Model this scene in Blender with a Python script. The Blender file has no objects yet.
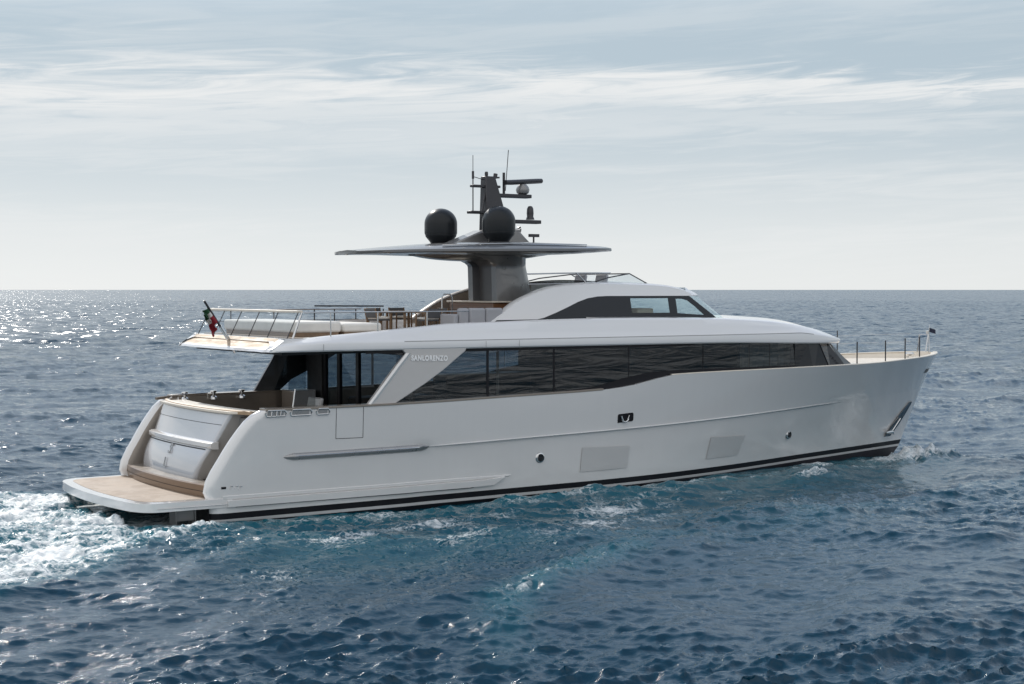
import bpy, bmesh, math, random
import numpy as np
from mathutils import Vector, Matrix
from mathutils.geometry import tessellate_polygon
R = math.radians
random.seed(5); rng = np.random.default_rng(7)
SC = bpy.context.scene
COL = SC.collection

# ------------------------------------------------------------------ camera
FPX = 1580.0
HEAD = R(33.5)
cam = bpy.data.objects.new('camera', bpy.data.cameras.new('camera'))
COL.objects.link(cam)
cam.location = (-14.5, -43.7, 6.35)
cam.rotation_euler = (math.pi/2 - math.atan(52.5/FPX), 0, -HEAD)
cam.data.lens = FPX*36/1024
cam.data.sensor_width = 36
cam.data.clip_end = 60000
SC.camera = cam

# ------------------------------------------------------------------ light
SUN_EL = R(36)
SUN_CAM_AZ = R(26)                       # left of the viewing direction, behind the boat
sx, sf = -math.sin(SUN_CAM_AZ), math.cos(SUN_CAM_AZ)
sdx = sx*math.cos(HEAD) + sf*math.sin(HEAD)
sdy = -sx*math.sin(HEAD) + sf*math.cos(HEAD)
SUN_DIR = Vector((sdx*math.cos(SUN_EL), sdy*math.cos(SUN_EL), math.sin(SUN_EL)))
sl = bpy.data.lights.new('sun', 'SUN'); sl.energy = 2.8; sl.angle = R(0.9); sl.color = (1.0, .94, .86)
so = bpy.data.objects.new('sun', sl); COL.objects.link(so)
so.rotation_euler = SUN_DIR.to_track_quat('Z', 'Y').to_euler()
SC.view_settings.view_transform = 'Standard'
SC.view_settings.look = 'None'
SC.view_settings.exposure = 0.1
SC.view_settings.gamma = 1.0
SC.view_settings.use_curve_mapping = False
SC.render.engine = 'CYCLES'
SC.cycles.max_bounces = 8
SC.cycles.transparent_max_bounces = 12
SC.cycles.sample_clamp_indirect = 4.0
SC.cycles.sample_clamp_direct = 40.0

W = bpy.data.worlds.new('World'); SC.world = W; W.use_nodes = True
nt = W.node_tree; nt.nodes.clear()
def N(t, typ, **kw):
    n = t.nodes.new(typ)
    for k, v in kw.items():
        if k == 'ins':
            for a, b in v.items():
                n.inputs[a].default_value = b
        else: setattr(n, k, v)
    return n
def MATH(t, op, a, b=None, c=None, clamp=False):
    n = t.nodes.new('ShaderNodeMath'); n.operation = op; n.use_clamp = clamp
    for i, v in enumerate((a, b, c)):
        if v is None: continue
        if isinstance(v, (int, float)): n.inputs[i].default_value = v
        else: t.links.new(v, n.inputs[i])
    return n.outputs[0]
def MIXC(t, f, a, b, bt='MIX'):
    n = t.nodes.new('ShaderNodeMix'); n.data_type = 'RGBA'; n.blend_type = bt
    for s, v in ((n.inputs[0], f), (n.inputs[6], a), (n.inputs[7], b)):
        if isinstance(v, (int, float)): s.default_value = v
        elif isinstance(v, tuple): s.default_value = (*v, 1)
        else: t.links.new(v, s)
    return n.outputs[2]
def SMOOTH(t, v, lo, hi, a=0.0, b=1.0):
    n = t.nodes.new('ShaderNodeMapRange'); n.interpolation_type = 'SMOOTHSTEP'
    t.links.new(v, n.inputs[0])
    for i, q in zip((1, 2, 3, 4), (lo, hi, a, b)): n.inputs[i].default_value = q
    return n.outputs[0]
sky = N(nt, 'ShaderNodeTexSky', sky_type='NISHITA', sun_disc=False)
sky.sun_elevation = SUN_EL
sky.sun_rotation = math.atan2(sdx, sdy)
sky.altitude = 0; sky.air_density = 1.0; sky.dust_density = .35; sky.ozone_density = 1.5
tc = N(nt, 'ShaderNodeTexCoord')
sep = N(nt, 'ShaderNodeSeparateXYZ'); nt.links.new(tc.outputs['Generated'], sep.inputs[0])
el = MATH(nt, 'ARCSINE', sep.outputs[2])                       # elevation, rad
az = MATH(nt, 'ARCTAN2', sep.outputs[0], sep.outputs[1])       # azimuth from +Y, rad
hs = N(nt, 'ShaderNodeHueSaturation', ins={'Value': 1.0})
nt.links.new(SMOOTH(nt, el, .0, .50, .25, .95), hs.inputs['Saturation'])
nt.links.new(MIXC(nt, 1.0, sky.outputs[0], (.90, .98, 1.05), 'MULTIPLY'), hs.inputs['Color'])
def skynoise(ka, ke, detail, dist, rough, off, tilt=0.0):
    cb = N(nt, 'ShaderNodeCombineXYZ')
    nt.links.new(MATH(nt, 'MULTIPLY', az, ka), cb.inputs[0])
    e2 = MATH(nt, 'ADD', el, MATH(nt, 'MULTIPLY', az, tilt))
    nt.links.new(MATH(nt, 'MULTIPLY', e2, ke), cb.inputs[1]); cb.inputs[2].default_value = off
    n = N(nt, 'ShaderNodeTexNoise', ins={'Scale': 1.0, 'Detail': detail, 'Roughness': rough, 'Distortion': dist})
    nt.links.new(cb.outputs[0], n.inputs['Vector'])
    return n.outputs['Fac']
n1 = skynoise(2.6, 30, 6, .5, .55, 3.1, -.03)
n2 = skynoise(10, 120, 8, 1.2, .62, 8.3, -.05)
n3 = skynoise(1.8, 12, 4, .4, .5, 1.7)
# hazy low sky: pale at the horizon, greyer blue above
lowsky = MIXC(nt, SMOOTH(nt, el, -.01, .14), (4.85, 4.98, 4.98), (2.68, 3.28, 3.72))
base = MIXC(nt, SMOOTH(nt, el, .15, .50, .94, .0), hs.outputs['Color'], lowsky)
# one long bank of cirrus about six degrees up, thinning and rising to the right, and wisps above and below it
u_ = SMOOTH(nt, az, .15, .98)
wob = MATH(nt, 'MULTIPLY', MATH(nt, 'SUBTRACT', n3, .5), .055)
wob = MATH(nt, 'ADD', wob, MATH(nt, 'MULTIPLY', MATH(nt, 'SUBTRACT', n2, .5), .050))
cen = MATH(nt, 'ADD', MATH(nt, 'ADD', MATH(nt, 'MULTIPLY', u_, .018), .112), wob)
wid = MATH(nt, 'ADD', MATH(nt, 'MULTIPLY', u_, -.030), .043)
dd = MATH(nt, 'DIVIDE', MATH(nt, 'ABSOLUTE', MATH(nt, 'SUBTRACT', el, cen)), wid)
bandm = SMOOTH(nt, dd, 1.25, .15)
bandm = MATH(nt, 'MULTIPLY', bandm, SMOOTH(nt, MATH(nt, 'ADD', MATH(nt, 'MULTIPLY', n1, .5), MATH(nt, 'MULTIPLY', n2, .5)), .30, .56))
wisp = SMOOTH(nt, MATH(nt, 'ADD', MATH(nt, 'MULTIPLY', n1, .62), MATH(nt, 'MULTIPLY', n2, .38)), .44, .62)
wisp = MATH(nt, 'MULTIPLY', wisp, SMOOTH(nt, el, .16, .10, .22, .42))
cloud = MATH(nt, 'MAXIMUM', MATH(nt, 'MULTIPLY', bandm, 1.0), wisp)
# thin cirrus all over the upper sky
n4 = skynoise(3.5, 7, 6, .8, .6, 12.0)
hic = MATH(nt, 'MULTIPLY', SMOOTH(nt, n4, .36, .60, .12, .85), SMOOTH(nt, el, .15, .26))
hic = MATH(nt, 'MULTIPLY', hic, SMOOTH(nt, el, 1.2, .6, .35, 1.0))
base = MIXC(nt, hic, base, (5.5, 5.95, 6.4))
c0 = MIXC(nt, cloud, base, (5.2, 5.3, 5.32))
# unseen bright overcast, added behind the camera to brighten the boat's near side
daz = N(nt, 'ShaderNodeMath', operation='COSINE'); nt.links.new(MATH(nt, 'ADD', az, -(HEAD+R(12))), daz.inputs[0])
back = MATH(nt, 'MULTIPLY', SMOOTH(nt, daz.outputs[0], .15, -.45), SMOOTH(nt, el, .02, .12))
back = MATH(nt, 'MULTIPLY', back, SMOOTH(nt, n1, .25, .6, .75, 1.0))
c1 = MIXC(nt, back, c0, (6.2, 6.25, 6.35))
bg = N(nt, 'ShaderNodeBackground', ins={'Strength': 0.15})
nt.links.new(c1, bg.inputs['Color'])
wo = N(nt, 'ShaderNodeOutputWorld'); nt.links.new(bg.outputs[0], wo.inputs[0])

# ------------------------------------------------------------------ helpers
def pch(xs, ys):
    """monotone cubic interpolation"""
    xs = np.array(xs, float); ys = np.array(ys, float)
    h = np.diff(xs); d = np.diff(ys)/h; m = np.zeros(len(xs))
    for i in range(1, len(xs)-1):
        if d[i-1]*d[i] > 0:
            w1, w2 = 2*h[i]+h[i-1], h[i]+2*h[i-1]
            m[i] = (w1+w2)/(w1/d[i-1]+w2/d[i])
    m[0], m[-1] = d[0], d[-1]
    def f(x):
        x = np.clip(x, xs[0], xs[-1]); i = np.clip(np.searchsorted(xs, x)-1, 0, len(h)-1)
        t = (x-xs[i])/h[i]
        r = (2*t**3-3*t**2+1)*ys[i]+(t**3-2*t**2+t)*h[i]*m[i]+(-2*t**3+3*t**2)*ys[i+1]+(t**3-t**2)*h[i]*m[i+1]
        return float(r) if np.ndim(r) == 0 else r
    return f
def sst(a, b, x):
    t = np.clip((x-a)/(b-a), 0, 1); return t*t*(3-2*t)

MATS = {}
def mat(name, base, rough=.5, metal=0.0, coat=0.0, var=.04, vscale=3.0, bump=0.0, bscale=40, spec=.5, vstretch=(1, 1, 1)):
    m = bpy.data.materials.new(name); m.use_nodes = True; t = m.node_tree
    p = t.nodes['Principled BSDF']
    p.inputs['Roughness'].default_value = rough; p.inputs['Metallic'].default_value = metal
    p.inputs['Coat Weight'].default_value = coat; p.inputs['Coat Roughness'].default_value = .04; p.inputs['Coat IOR'].default_value = 1.6
    p.inputs['Specular IOR Level'].default_value = spec
    c = N(t, 'ShaderNodeTexCoord'); mp = N(t, 'ShaderNodeMapping'); mp.inputs['Scale'].default_value = vstretch
    t.links.new(c.outputs['Object'], mp.inputs[0])
    n = N(t, 'ShaderNodeTexNoise', ins={'Scale': vscale, 'Detail': 6.0, 'Roughness': .6}); t.links.new(mp.outputs[0], n.inputs['Vector'])
    lo = tuple(x*(1-var) for x in base); hi = tuple(min(1, x*(1+var)) for x in base)
    t.links.new(MIXC(t, SMOOTH(t, n.outputs['Fac'], .3, .7), lo, hi), p.inputs['Base Color'])
    if var > .01: t.links.new(SMOOTH(t, n.outputs['Fac'], .3, .7, max(.02, rough*.85), min(1, rough*1.15)), p.inputs['Roughness'])
    if bump:
        n2_ = N(t, 'ShaderNodeTexNoise', ins={'Scale': bscale, 'Detail': 4.0}); t.links.new(mp.outputs[0], n2_.inputs['Vector'])
        b = N(t, 'ShaderNodeBump', ins={'Strength': bump, 'Distance': .01}); t.links.new(n2_.outputs['Fac'], b.inputs['Height'])
        t.links.new(b.outputs[0], p.inputs['Normal'])
    MATS[name] = m; return m
HULL = mat('hull_paint', (.735, .728, .722), .20, .10, 1.0, .004, .6)
def hull_grime():
    # faint vertical salt streaks and rub marks on the topsides
    t = HULL.node_tree; p = t.nodes['Principled BSDF']
    c = N(t, 'ShaderNodeTexCoord'); mp = N(t, 'ShaderNodeMapping'); mp.inputs['Scale'].default_value = (2.2, 2.2, .22)
    t.links.new(c.outputs['Object'], mp.inputs[0])
    n = N(t, 'ShaderNodeTexNoise', ins={'Scale': 1.6, 'Detail': 8.0, 'Roughness': .65}); t.links.new(mp.outputs[0], n.inputs['Vector'])
    old = p.inputs['Base Color'].links[0].from_socket
    t.links.new(MIXC(t, MATH(t, 'MULTIPLY', SMOOTH(t, n.outputs['Fac'], .3, .9), .04), old, (.40, .39, .37)), p.inputs['Base Color'])
    n2_ = N(t, 'ShaderNodeTexNoise', ins={'Scale': .9, 'Detail': 2.0}); t.links.new(c.outputs['Object'], n2_.inputs['Vector'])
    b = N(t, 'ShaderNodeBump', ins={'Strength': .35, 'Distance': .02}); t.links.new(n2_.outputs['Fac'], b.inputs['Height'])
    t.links.new(b.outputs[0], p.inputs['Coat Normal'])
hull_grime()
WHITE = mat('white_gelcoat', (.74, .745, .755), .3, .0, .8, .004, .7)
CREAM = mat('cream_gelcoat', (.72, .66, .57), .45, 0, .2, .03)
BLACK = mat('boot_stripe_black', (.008, .008, .011), .4, 0, 0, spec=.25)
STRIPE = mat('boot_stripe_white', (.5, .5, .5), .4)
ANTIF = mat('antifouling', (.016, .014, .02), .6, var=.3)
TAUPE = mat('taupe_paint', (.26, .225, .19), .35, .35, .5, .03)
GREYP = mat('grey_paint', (.24, .24, .24), .38, .25, .4, .04)
CARBON = mat('dark_metallic_paint', (.085, .088, .092), .32, .3, .6, .06)
DOME = mat('radome_paint', (.014, .017, .020), .36, .0, .06, .08, spec=.25)
STEEL = mat('stainless_steel', (.62, .62, .62), .18, 1.0, 0, .05)
DARKST = mat('dark_steel', (.06, .06, .065), .35, .7)
RUBBER = mat('rubber', (.015, .015, .016), .7)
CUSH = mat('white_cushion', (.74, .73, .70), .85, bump=.4, bscale=60)
GCUSH = mat('grey_cushion', (.36, .37, .40), .85, bump=.4, bscale=60)
SLING = mat('sling_fabric', (.10, .105, .115), .8, bump=.3)
WOODF = mat('varnished_wood', (.16, .075, .035), .35, 0, .4, .2, 3, vstretch=(1, 1, 8))
CHAIRW = mat('chair_wood', (.22, .145, .09), .5, 0, 0, .2, 9)
INTW = mat('interior_dark', (.018, .02, .022), .6)
CURT = mat('curtain', (.42, .36, .30), .9)
LIGHTG = mat('hull_window_frit', (.585, .58, .575), .30, .1, 1.0, .004)
RED = mat('flag_red', (.22, .015, .028), .8); GREEN = mat('flag_green', (.008, .06, .025), .8); FWHITE = mat('flag_white', (.55, .55, .54), .8)
BAND_ = mat('black_frit', (.010, .013, .018), .10, 0, 0, spec=.35)
INNER_ = mat('inner_moulding', (.33, .30, .27), .5, 0, .1)
PYLO_ = mat('pylon_paint', (.21, .21, .212), .32, .35, .6, .04)
SIDEG_ = mat('side_moulding', (.40, .385, .37), .4, 0, .3, .02)
RAILG_ = mat('rub_rail_metal', (.34, .34, .34), .3, .6, .3, .02)
TXT_ = mat('lettering_white', (.92, .92, .92), .5)
MONO_ = mat('monogram_grey', (.36, .37, .38), .4, .3)
def teak(name, base, dark, w=.055, ax=1):
    m = mat(name, base, .65, 0, 0, .16, 5, vstretch=(.25, 2, 1) if ax == 1 else (2, .25, 1)); t = m.node_tree; p = t.nodes['Principled BSDF']
    c = N(t, 'ShaderNodeTexCoord'); s = N(t, 'ShaderNodeSeparateXYZ'); t.links.new(c.outputs['Object'], s.inputs[0])
    fr = MATH(t, 'FRACT', MATH(t, 'DIVIDE', s.outputs[ax], w))
    old = p.inputs['Base Color'].links[0].from_socket
    t.links.new(MIXC(t, MATH(t, 'MULTIPLY', MATH(t, 'LESS_THAN', fr, .10), .75), old, dark), p.inputs['Base Color'])
    # worn blotches
    n = N(t, 'ShaderNodeTexNoise', ins={'Scale': 1.1, 'Detail': 7.0, 'Roughness': .65}); t.links.new(mp_ := c.outputs['Object'], n.inputs['Vector'])
    cur = p.inputs['Base Color'].links[0].from_socket
    t.links.new(MIXC(t, MATH(t, 'MULTIPLY', SMOOTH(t, n.outputs['Fac'], .45, .60), .65), cur, (base[0]*.60, base[1]*.53, base[2]*.47)), p.inputs['Base Color'])
    return m
TEAK = teak('teak_planks', (.36, .285, .22), (.07, .05, .04), .13)
TEAKC = teak('cream_teak', (.55, .44, .32), (.2, .15, .1), .07, 0)
def glass(name, tint, refl=1.0, rough=.02, fog=0.0, wav=0.0, k=1.0):
    m = bpy.data.materials.new(name); m.use_nodes = True; t = m.node_tree; t.nodes.clear()
    tr = N(t, 'ShaderNodeBsdfTransparent'); tr.inputs[0].default_value = (*tint, 1)
    gl = N(t, 'ShaderNodeBsdfGlossy', ins={'Roughness': rough}); gl.inputs[0].default_value = (refl, refl, refl, 1)
    lw_ = N(t, 'ShaderNodeLayerWeight', ins={'Blend': .5})
    fr_ = MATH(t, 'ADD', MATH(t, 'MULTIPLY', MATH(t, 'POWER', lw_.outputs['Facing'], 5.0), .92), .05)
    if wav:
        c = N(t, 'ShaderNodeTexCoord'); mp = N(t, 'ShaderNodeMapping'); mp.inputs['Scale'].default_value = (.35, 1, 2.6); t.links.new(c.outputs['Object'], mp.inputs[0])
        n = N(t, 'ShaderNodeTexNoise', ins={'Scale': 1.6, 'Detail': 4.0, 'Distortion': .6}); t.links.new(mp.outputs[0], n.inputs['Vector'])
        b = N(t, 'ShaderNodeBump', ins={'Strength': wav, 'Distance': .06}); t.links.new(n.outputs['Fac'], b.inputs['Height'])
        t.links.new(b.outputs[0], gl.inputs['Normal'])
    mx = N(t, 'ShaderNodeMixShader'); t.links.new(MATH(t, 'MULTIPLY', fr_, k, clamp=True), mx.inputs[0]); t.links.new(tr.outputs[0], mx.inputs[1]); t.links.new(gl.outputs[0], mx.inputs[2])
    o = N(t, 'ShaderNodeOutputMaterial')
    if fog:
        df = N(t, 'ShaderNodeBsdfDiffuse'); df.inputs[0].default_value = (.02, .022, .026, 1)
        m2 = N(t, 'ShaderNodeMixShader'); m2.inputs[0].default_value = fog
        t.links.new(tr.outputs[0], m2.inputs[1]); t.links.new(df.outputs[0], m2.inputs[2]); t.links.new(m2.outputs[0], mx.inputs[1])
    t.links.new(mx.outputs[0], o.inputs[0]); return m
GSIDE = glass('tinted_side_glass', (.30, .37, .42), .85, .01, .0, .8, k=1.35)
GDARK = glass('black_glass', (.02, .02, .02), .8, .02, .9, .2, k=.7)
GCLEAR = glass('clear_glass', (.86, .89, .90), 1.0, k=.8)
GCOCK = glass('cockpit_glass', (.46, .52, .56), 1.0, k=.8)
GSMOKE = glass('wheelhouse_pane', (.90, .96, .96), 1.0, k=.5)

ROOT = None
def finish(me, name, mats, parent, smooth=35, loc=None):
    for m in (mats if isinstance(mats, (list, tuple)) else [mats]): me.materials.append(m)
    o = bpy.data.objects.new(name, me); COL.objects.link(o)
    if smooth:
        me.polygons.foreach_set('use_smooth', [True]*len(me.polygons))
        me.set_sharp_from_angle(angle=R(smooth))
    if parent is not None:
        o.parent = parent
        w = Vector((0, 0, 0)); q = parent
        while q is not None: w += q.location; q = q.parent
        o.location = -w if loc is None else loc
    return o
class MB:
    def __init__(s): s.v = []; s.f = []; s.m = []
    def add(s, vs, fs, mi=0):
        b = len(s.v); s.v += [tuple(map(float, p)) for p in vs]
        s.f += [tuple(b+i for i in f) for f in fs]; s.m += [mi]*len(fs); return s
    def box(s, x0, x1, y0, y1, z0, z1, mi=0, rot=None, c=None):
        vs = [(x, y, z) for x in (x0, x1) for y in (y0, y1) for z in (z0, z1)]
        if rot is not None:
            c = Vector(c if c else ((x0+x1)/2, (y0+y1)/2, (z0+z1)/2)); vs = [rot @ (Vector(p)-c)+c for p in vs]
        return s.add(vs, [(0, 1, 3, 2), (4, 6, 7, 5), (0, 4, 5, 1), (2, 3, 7, 6), (0, 2, 6, 4), (1, 5, 7, 3)], mi)
    def grid(s, rows, mi=0, closed=False, mf=None):
        """rows: equal-length lists of points"""
        nr, nc = len(rows), len(rows[0]); b = len(s.v)
        for r_ in rows: s.v += [tuple(map(float, p)) for p in r_]
        for i in range(nr-1):
            for j in range(nc if closed else nc-1):
                k = (j+1) % nc
                s.f.append((b+i*nc+j, b+i*nc+k, b+(i+1)*nc+k, b+(i+1)*nc+j)); s.m.append(mf(i, j) if mf else mi)
        return s
    def tube(s, pts, r, n=8, mi=0, caps=True):
        pts = [Vector(p) for p in pts]; rs = r if isinstance(r, (list, tuple)) else [r]*len(pts)
        rows = []
        for i, p in enumerate(pts):
            d = (pts[min(i+1, len(pts)-1)]-pts[max(i-1, 0)]).normalized()
            u = d.cross(Vector((0, 0, 1)) if abs(d.z) < .9 else Vector((1, 0, 0))).normalized(); w = d.cross(u)
            rows.append([p+(u*math.cos(a)+w*math.sin(a))*rs[i] for a in [2*math.pi*k/n for k in range(n)]])
        b = len(s.v); s.grid(rows, mi, closed=True)
        if caps:
            s.f.append(tuple(b+k for k in range(n))[::-1]); s.m.append(mi)
            e = b+(len(rows)-1)*n; s.f.append(tuple(e+k for k in range(n))); s.m.append(mi)
        return s
    def lathe(s, c, prof, n=32, mi=0, ax='z', sc=(1, 1)):
        c = Vector(c); rows = []
        for r_, z in prof:
            row = []
            for k in range(n):
                a = 2*math.pi*k/n
                p = (r_*math.cos(a)*sc[0], r_*math.sin(a)*sc[1], z)
                if ax == 'y': p = (p[0], z, p[1])
                if ax == 'x': p = (z, p[0], p[1])
                row.append(c+Vector(p))
            rows.append(row)
        return s.grid(rows, mi, closed=True)
    def prism(s, poly, y0, y1, mi=0, fy=None, holes=()):
        """poly in (x,z) extruded in y between y0 and y1 (fy maps (x,z)->extra y)"""
        fy = fy or (lambda x, z: 0)
        loops = [poly]+list(holes)
        flat = [p for l in loops for p in l]; nfl = len(flat)
        tri = tessellate_polygon([[Vector((p[0], p[1], 0)) for p in l] for l in loops])
        vs = [(x, y0+fy(x, z), z) for x, z in flat]+[(x, y1+fy(x, z), z) for x, z in flat]
        fs = [tuple(t) for t in tri]+[tuple(nfl+i for i in t)[::-1] for t in tri]
        o = 0
        for l in loops:
            k = len(l)
            for i in range(k):
                j = (i+1) % k; fs.append((o+i, o+j, nfl+o+j, nfl+o+i))
            o += k
        return s.add(vs, fs, mi)
    def slab(s, poly, z0, z1, mi=0):
        """poly in (x,y) extruded in z; z may be functions"""
        n = len(poly)
        tri = tessellate_polygon([[Vector((p[0], p[1], 0)) for p in poly]])
        vs = [(x, y, z0) for x, y in poly]+[(x, y, z1) for x, y in poly]
        fs = [tuple(t)[::-1] for t in tri]+[tuple(n+i for i in t) for t in tri]+[(i, (i+1) % n, n+(i+1) % n, n+i) for i in range(n)]
        return s.add(vs, fs, mi)
    def build(s, name, mats, parent=None, smooth=35, bevel=0, seg=2, sub=0, fixn=True):
        me = bpy.data.meshes.new(name); me.from_pydata(s.v, [], s.f)
        me.polygons.foreach_set('material_index', s.m)
        if fixn:
            bm = bmesh.new(); bm.from_mesh(me); bmesh.ops.remove_doubles(bm, verts=bm.verts, dist=1e-5)
            bmesh.ops.recalc_face_normals(bm, faces=bm.faces); bm.to_mesh(me); bm.free()
        me.update()
        o = finish(me, name, mats, parent, smooth)
        if bevel:
            b = o.modifiers.new('bevel', 'BEVEL'); b.width = bevel; b.segments = seg; b.limit_method = 'ANGLE'; b.angle_limit = R(30)
        if sub:
            b = o.modifiers.new('sub', 'SUBSURF'); b.levels = sub; b.render_levels = sub
        return o
def thing(name, label, cat, loc=(0, 0, 0), group=None):
    o = bpy.data.objects.new(name, None); COL.objects.link(o); o.location = loc
    o['label'] = label; o['category'] = cat
    if group: o['group'] = group
    return o
def rbox(x0, x1, y0, y1, z0, z1, name, m, parent, bevel=.03, seg=3):
    return MB().box(x0, x1, y0, y1, z0, z1).build(name, m, parent, bevel=bevel, seg=seg)
def rotY(a): return Matrix.Rotation(a, 3, 'Y')

#======================================================================== YACHT
YACHT = thing('motor_yacht', 'long silver white motor yacht with dark window band under way on the sea', 'yacht', (17, 0, 0))
LOA = 34.8
bs_ = pch([2, 4, 10, 18, 22, 25, 28, 30, 32, 33.3, 34.2, 34.6, 34.8], [3.5, 3.68, 3.75, 3.75, 3.66, 3.42, 3.0, 2.6, 2.0, 1.38, .75, .36, .05])
bw_ = pch([2, 10, 15, 18, 21, 24, 27, 30, 33, 34.8], [3.5, 3.6, 3.58, 3.4, 2.98, 2.4, 1.72, 1.05, .40, .03])
zs_ = pch([2, 8, 12, 15.3, 16.6, 17.6, 18.3, 22, 28, 31, 34.8], [3.0, 3.02, 3.1, 3.18, 3.29, 3.47, 3.57, 3.62, 3.65, 3.73, 3.84])
zk_ = pch([2, 4.5, 9, 13, 17.3, 21.6, 27, 34.8], [1.69, 1.70, 1.73, 1.81, 1.91, 2.04, 2.22, 2.45])
xa_ = pch([-1.3, .6, .66, .86, 1.1, 1.7, 2.37, 2.9, 3.02], [2.35, 2.3, 2.22, 2.13, 2.2, 2.55, 3.0, 3.5, 3.78])
def xst(z): return 32.7+2.1*z/3.83 if z > 0 else 32.7+z*1.2
def XU(u, z): return u if u < 15 else 15+(u-15)*(xst(z)-15)/(LOA-15)
def UX(x, z): return x if x < 15 else 15+(x-15)*(LOA-15)/(xst(z)-15)
def BU(u, z):
    zs = zs_(u); t = z/zs
    bw, bs = bw_(u), bs_(u)
    p = 1.0+.45*sst(18, 30, u)
    if t >= 0: b = bw+(bs-bw)*min(t, 1.2)**p
    else: b = bw*(1+z*.22)
    k = .05*sst(8.2, 9.2, u)*(1-sst(27, 30, u))*sst(zk_(u)-.025, zk_(u)+.02, z)
    return max(b+float(k)-.05*sst(8.2, 9.2, u)*(1-sst(27, 30, u)), .015)
def HP(x, z, off=0.0, side=-1):
    u = UX(x, z); return (x, side*(BU(u, z)+off), z)
def th_(u): return .42-.26*float(sst(5, 9, u))

def zrow(j, u):
    k = (u-3)*.0055; zk = zk_(u); zs = zs_(u)
    fixed = [-1.2, -.5, -.02+k, .065+k, .235+k, .45+k*.5, .8, 1.1, 1.4]
    if j < 9: return fixed[j]
    if j == 9: return zk-.03
    if j == 10: return zk+.02
    fr = [.2, .4, .6, .78, .92, 1.0][j-11]
    return zk+.02+(zs-zk-.02)*fr
NR = 17
svals = [1-math.cos(t*math.pi/2)**1.0 for t in np.linspace(0, 1, 10)]
svals = list(np.linspace(0, .80, 48))+list(.80+.2*np.sin(np.linspace(0, math.pi/2, 26)[1:]))
hull = MB()
for side in (-1, 1):
    rows = []
    for j in range(NR):
        zst = zrow(j, 3.2); us = xa_(zst)+.38
        outer = []; inner = []
        for s in svals[::-1]:
            u = us+(LOA-us)*s; z = zrow(j, u)
            outer.append((XU(u, z), side*BU(u, z), z))
        arc = []
        b = BU(us, zst); z = zrow(j, us)
        for a in np.linspace(0, math.pi, 13)[1:-1]:
            arc.append((us-.38*math.sin(a)**.9, side*(b-.21+.21*math.cos(a)), z))
        for s in svals:
            u = us+(LOA-us)*s; z = zrow(j, u)
            inner.append((XU(u, z)-(.12 if s > .985 else 0), side*max(BU(u, z)-th_(u), .01), z))
        rows.append(outer+arc+inner)
    nc = len(rows[0]); no = len(svals)
    def mf(i, j):
        if i < 2: return 3
        if i == 2: return 2
        if i == 3: return 1
        if j > no+8 and i >= 5: return 4 if rows[0][j][0] < 16 else 5
        return 0
    hull.grid(rows, mf=mf)
    # cap on top
    top = rows[-1]; nn = nc
    L = [top[i] for i in range(nn//2)]; Rr = [top[nn-1-i] for i in range(nn//2)]
    hull.grid([L, Rr], 0)
# under-platform transom
hull.box(2.42, 2.5, -3.3, 3.3, -1.1, .60, 3)
hull_o = hull.build('hull', [HULL, BLACK, STRIPE, ANTIF, TAUPE, CREAM], YACHT, smooth=28)

# cap rail of taupe metal on the aft bulwark (both sides)
for side in (-1, 1):
    cr_ = MB(); rows = []
    for u in np.linspace(3.85, 15.4, 60):
        z = zs_(u); b = bs_(u); t = th_(u)
        e = .012 if u > 8 else .03
        rows.append([(u, side*(b-t-.02), z-.01), (u, side*(b-t-.02), z+.05), (u, side*(b+e), z+.05), (u, side*(b+e), z-.015)])
    cr_.grid(rows, closed=True); n_ = len(rows[0])
    cr_.add(rows[0], [(0, 1, 2, 3)]); cr_.add(rows[-1], [(0, 1, 2, 3)])
    cr_.build('cap_rail', TAUPE, YACHT, bevel=.01)
# bow cap rail, light
for side in (-1, 1):
    cr_ = MB(); rows = []
    for u in list(np.linspace(18.2, 33.5, 60))+[34.0, 34.3, 34.5, 34.65]:
        z = zs_(u); b = bs_(u)
        rows.append([(XU(u, z), side*max(b-.2, .02), z+.003), (XU(u, z), side*max(b-.19, .025), z+.03), (XU(u, z), side*(b-.01), z+.03), (XU(u, z), side*(b+.004), z+.003)])
    cr_.grid(rows, closed=True).build('bow_cap_rail', CREAM, YACHT)

# rub rail capsule + knuckle continuation
def strip_on_hull(name, m, xs, zf, hw, off, par=None, parent=YACHT, side=-1, taper=True):
    s = MB(); rows = []
    n = len(xs)
    for i, x in enumerate(xs):
        f = min(1, min(i, n-1-i)/max(1, n*.06)) if taper else 1
        f = max(.08, f**.6); z = zf(x); row = []
        for a in np.linspace(-math.pi/2, math.pi/2, 7):
            zz = z+hw*f*math.sin(a); row.append(HP(x, zz, off*f*math.cos(a)+.001, side))
        rows.append(row)
    s.grid(rows); return s.build(name, m, parent, smooth=60)
for side in (-1, 1):
    strip_on_hull('rub_rail', RAILG_, np.linspace(4.4, 9.1, 90), lambda x: zk_(x)-.02, .10, .075, side=side)
    strip_on_hull('rub_rail_insert', STEEL, np.linspace(4.55, 8.95, 60), lambda x: zk_(x)-.0, .03, .095, side=side)
    rr = strip_on_hull('knuckle_line', HULL, np.linspace(8.9, 27.5, 140), zk_, .034, .05, side=side)
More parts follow.
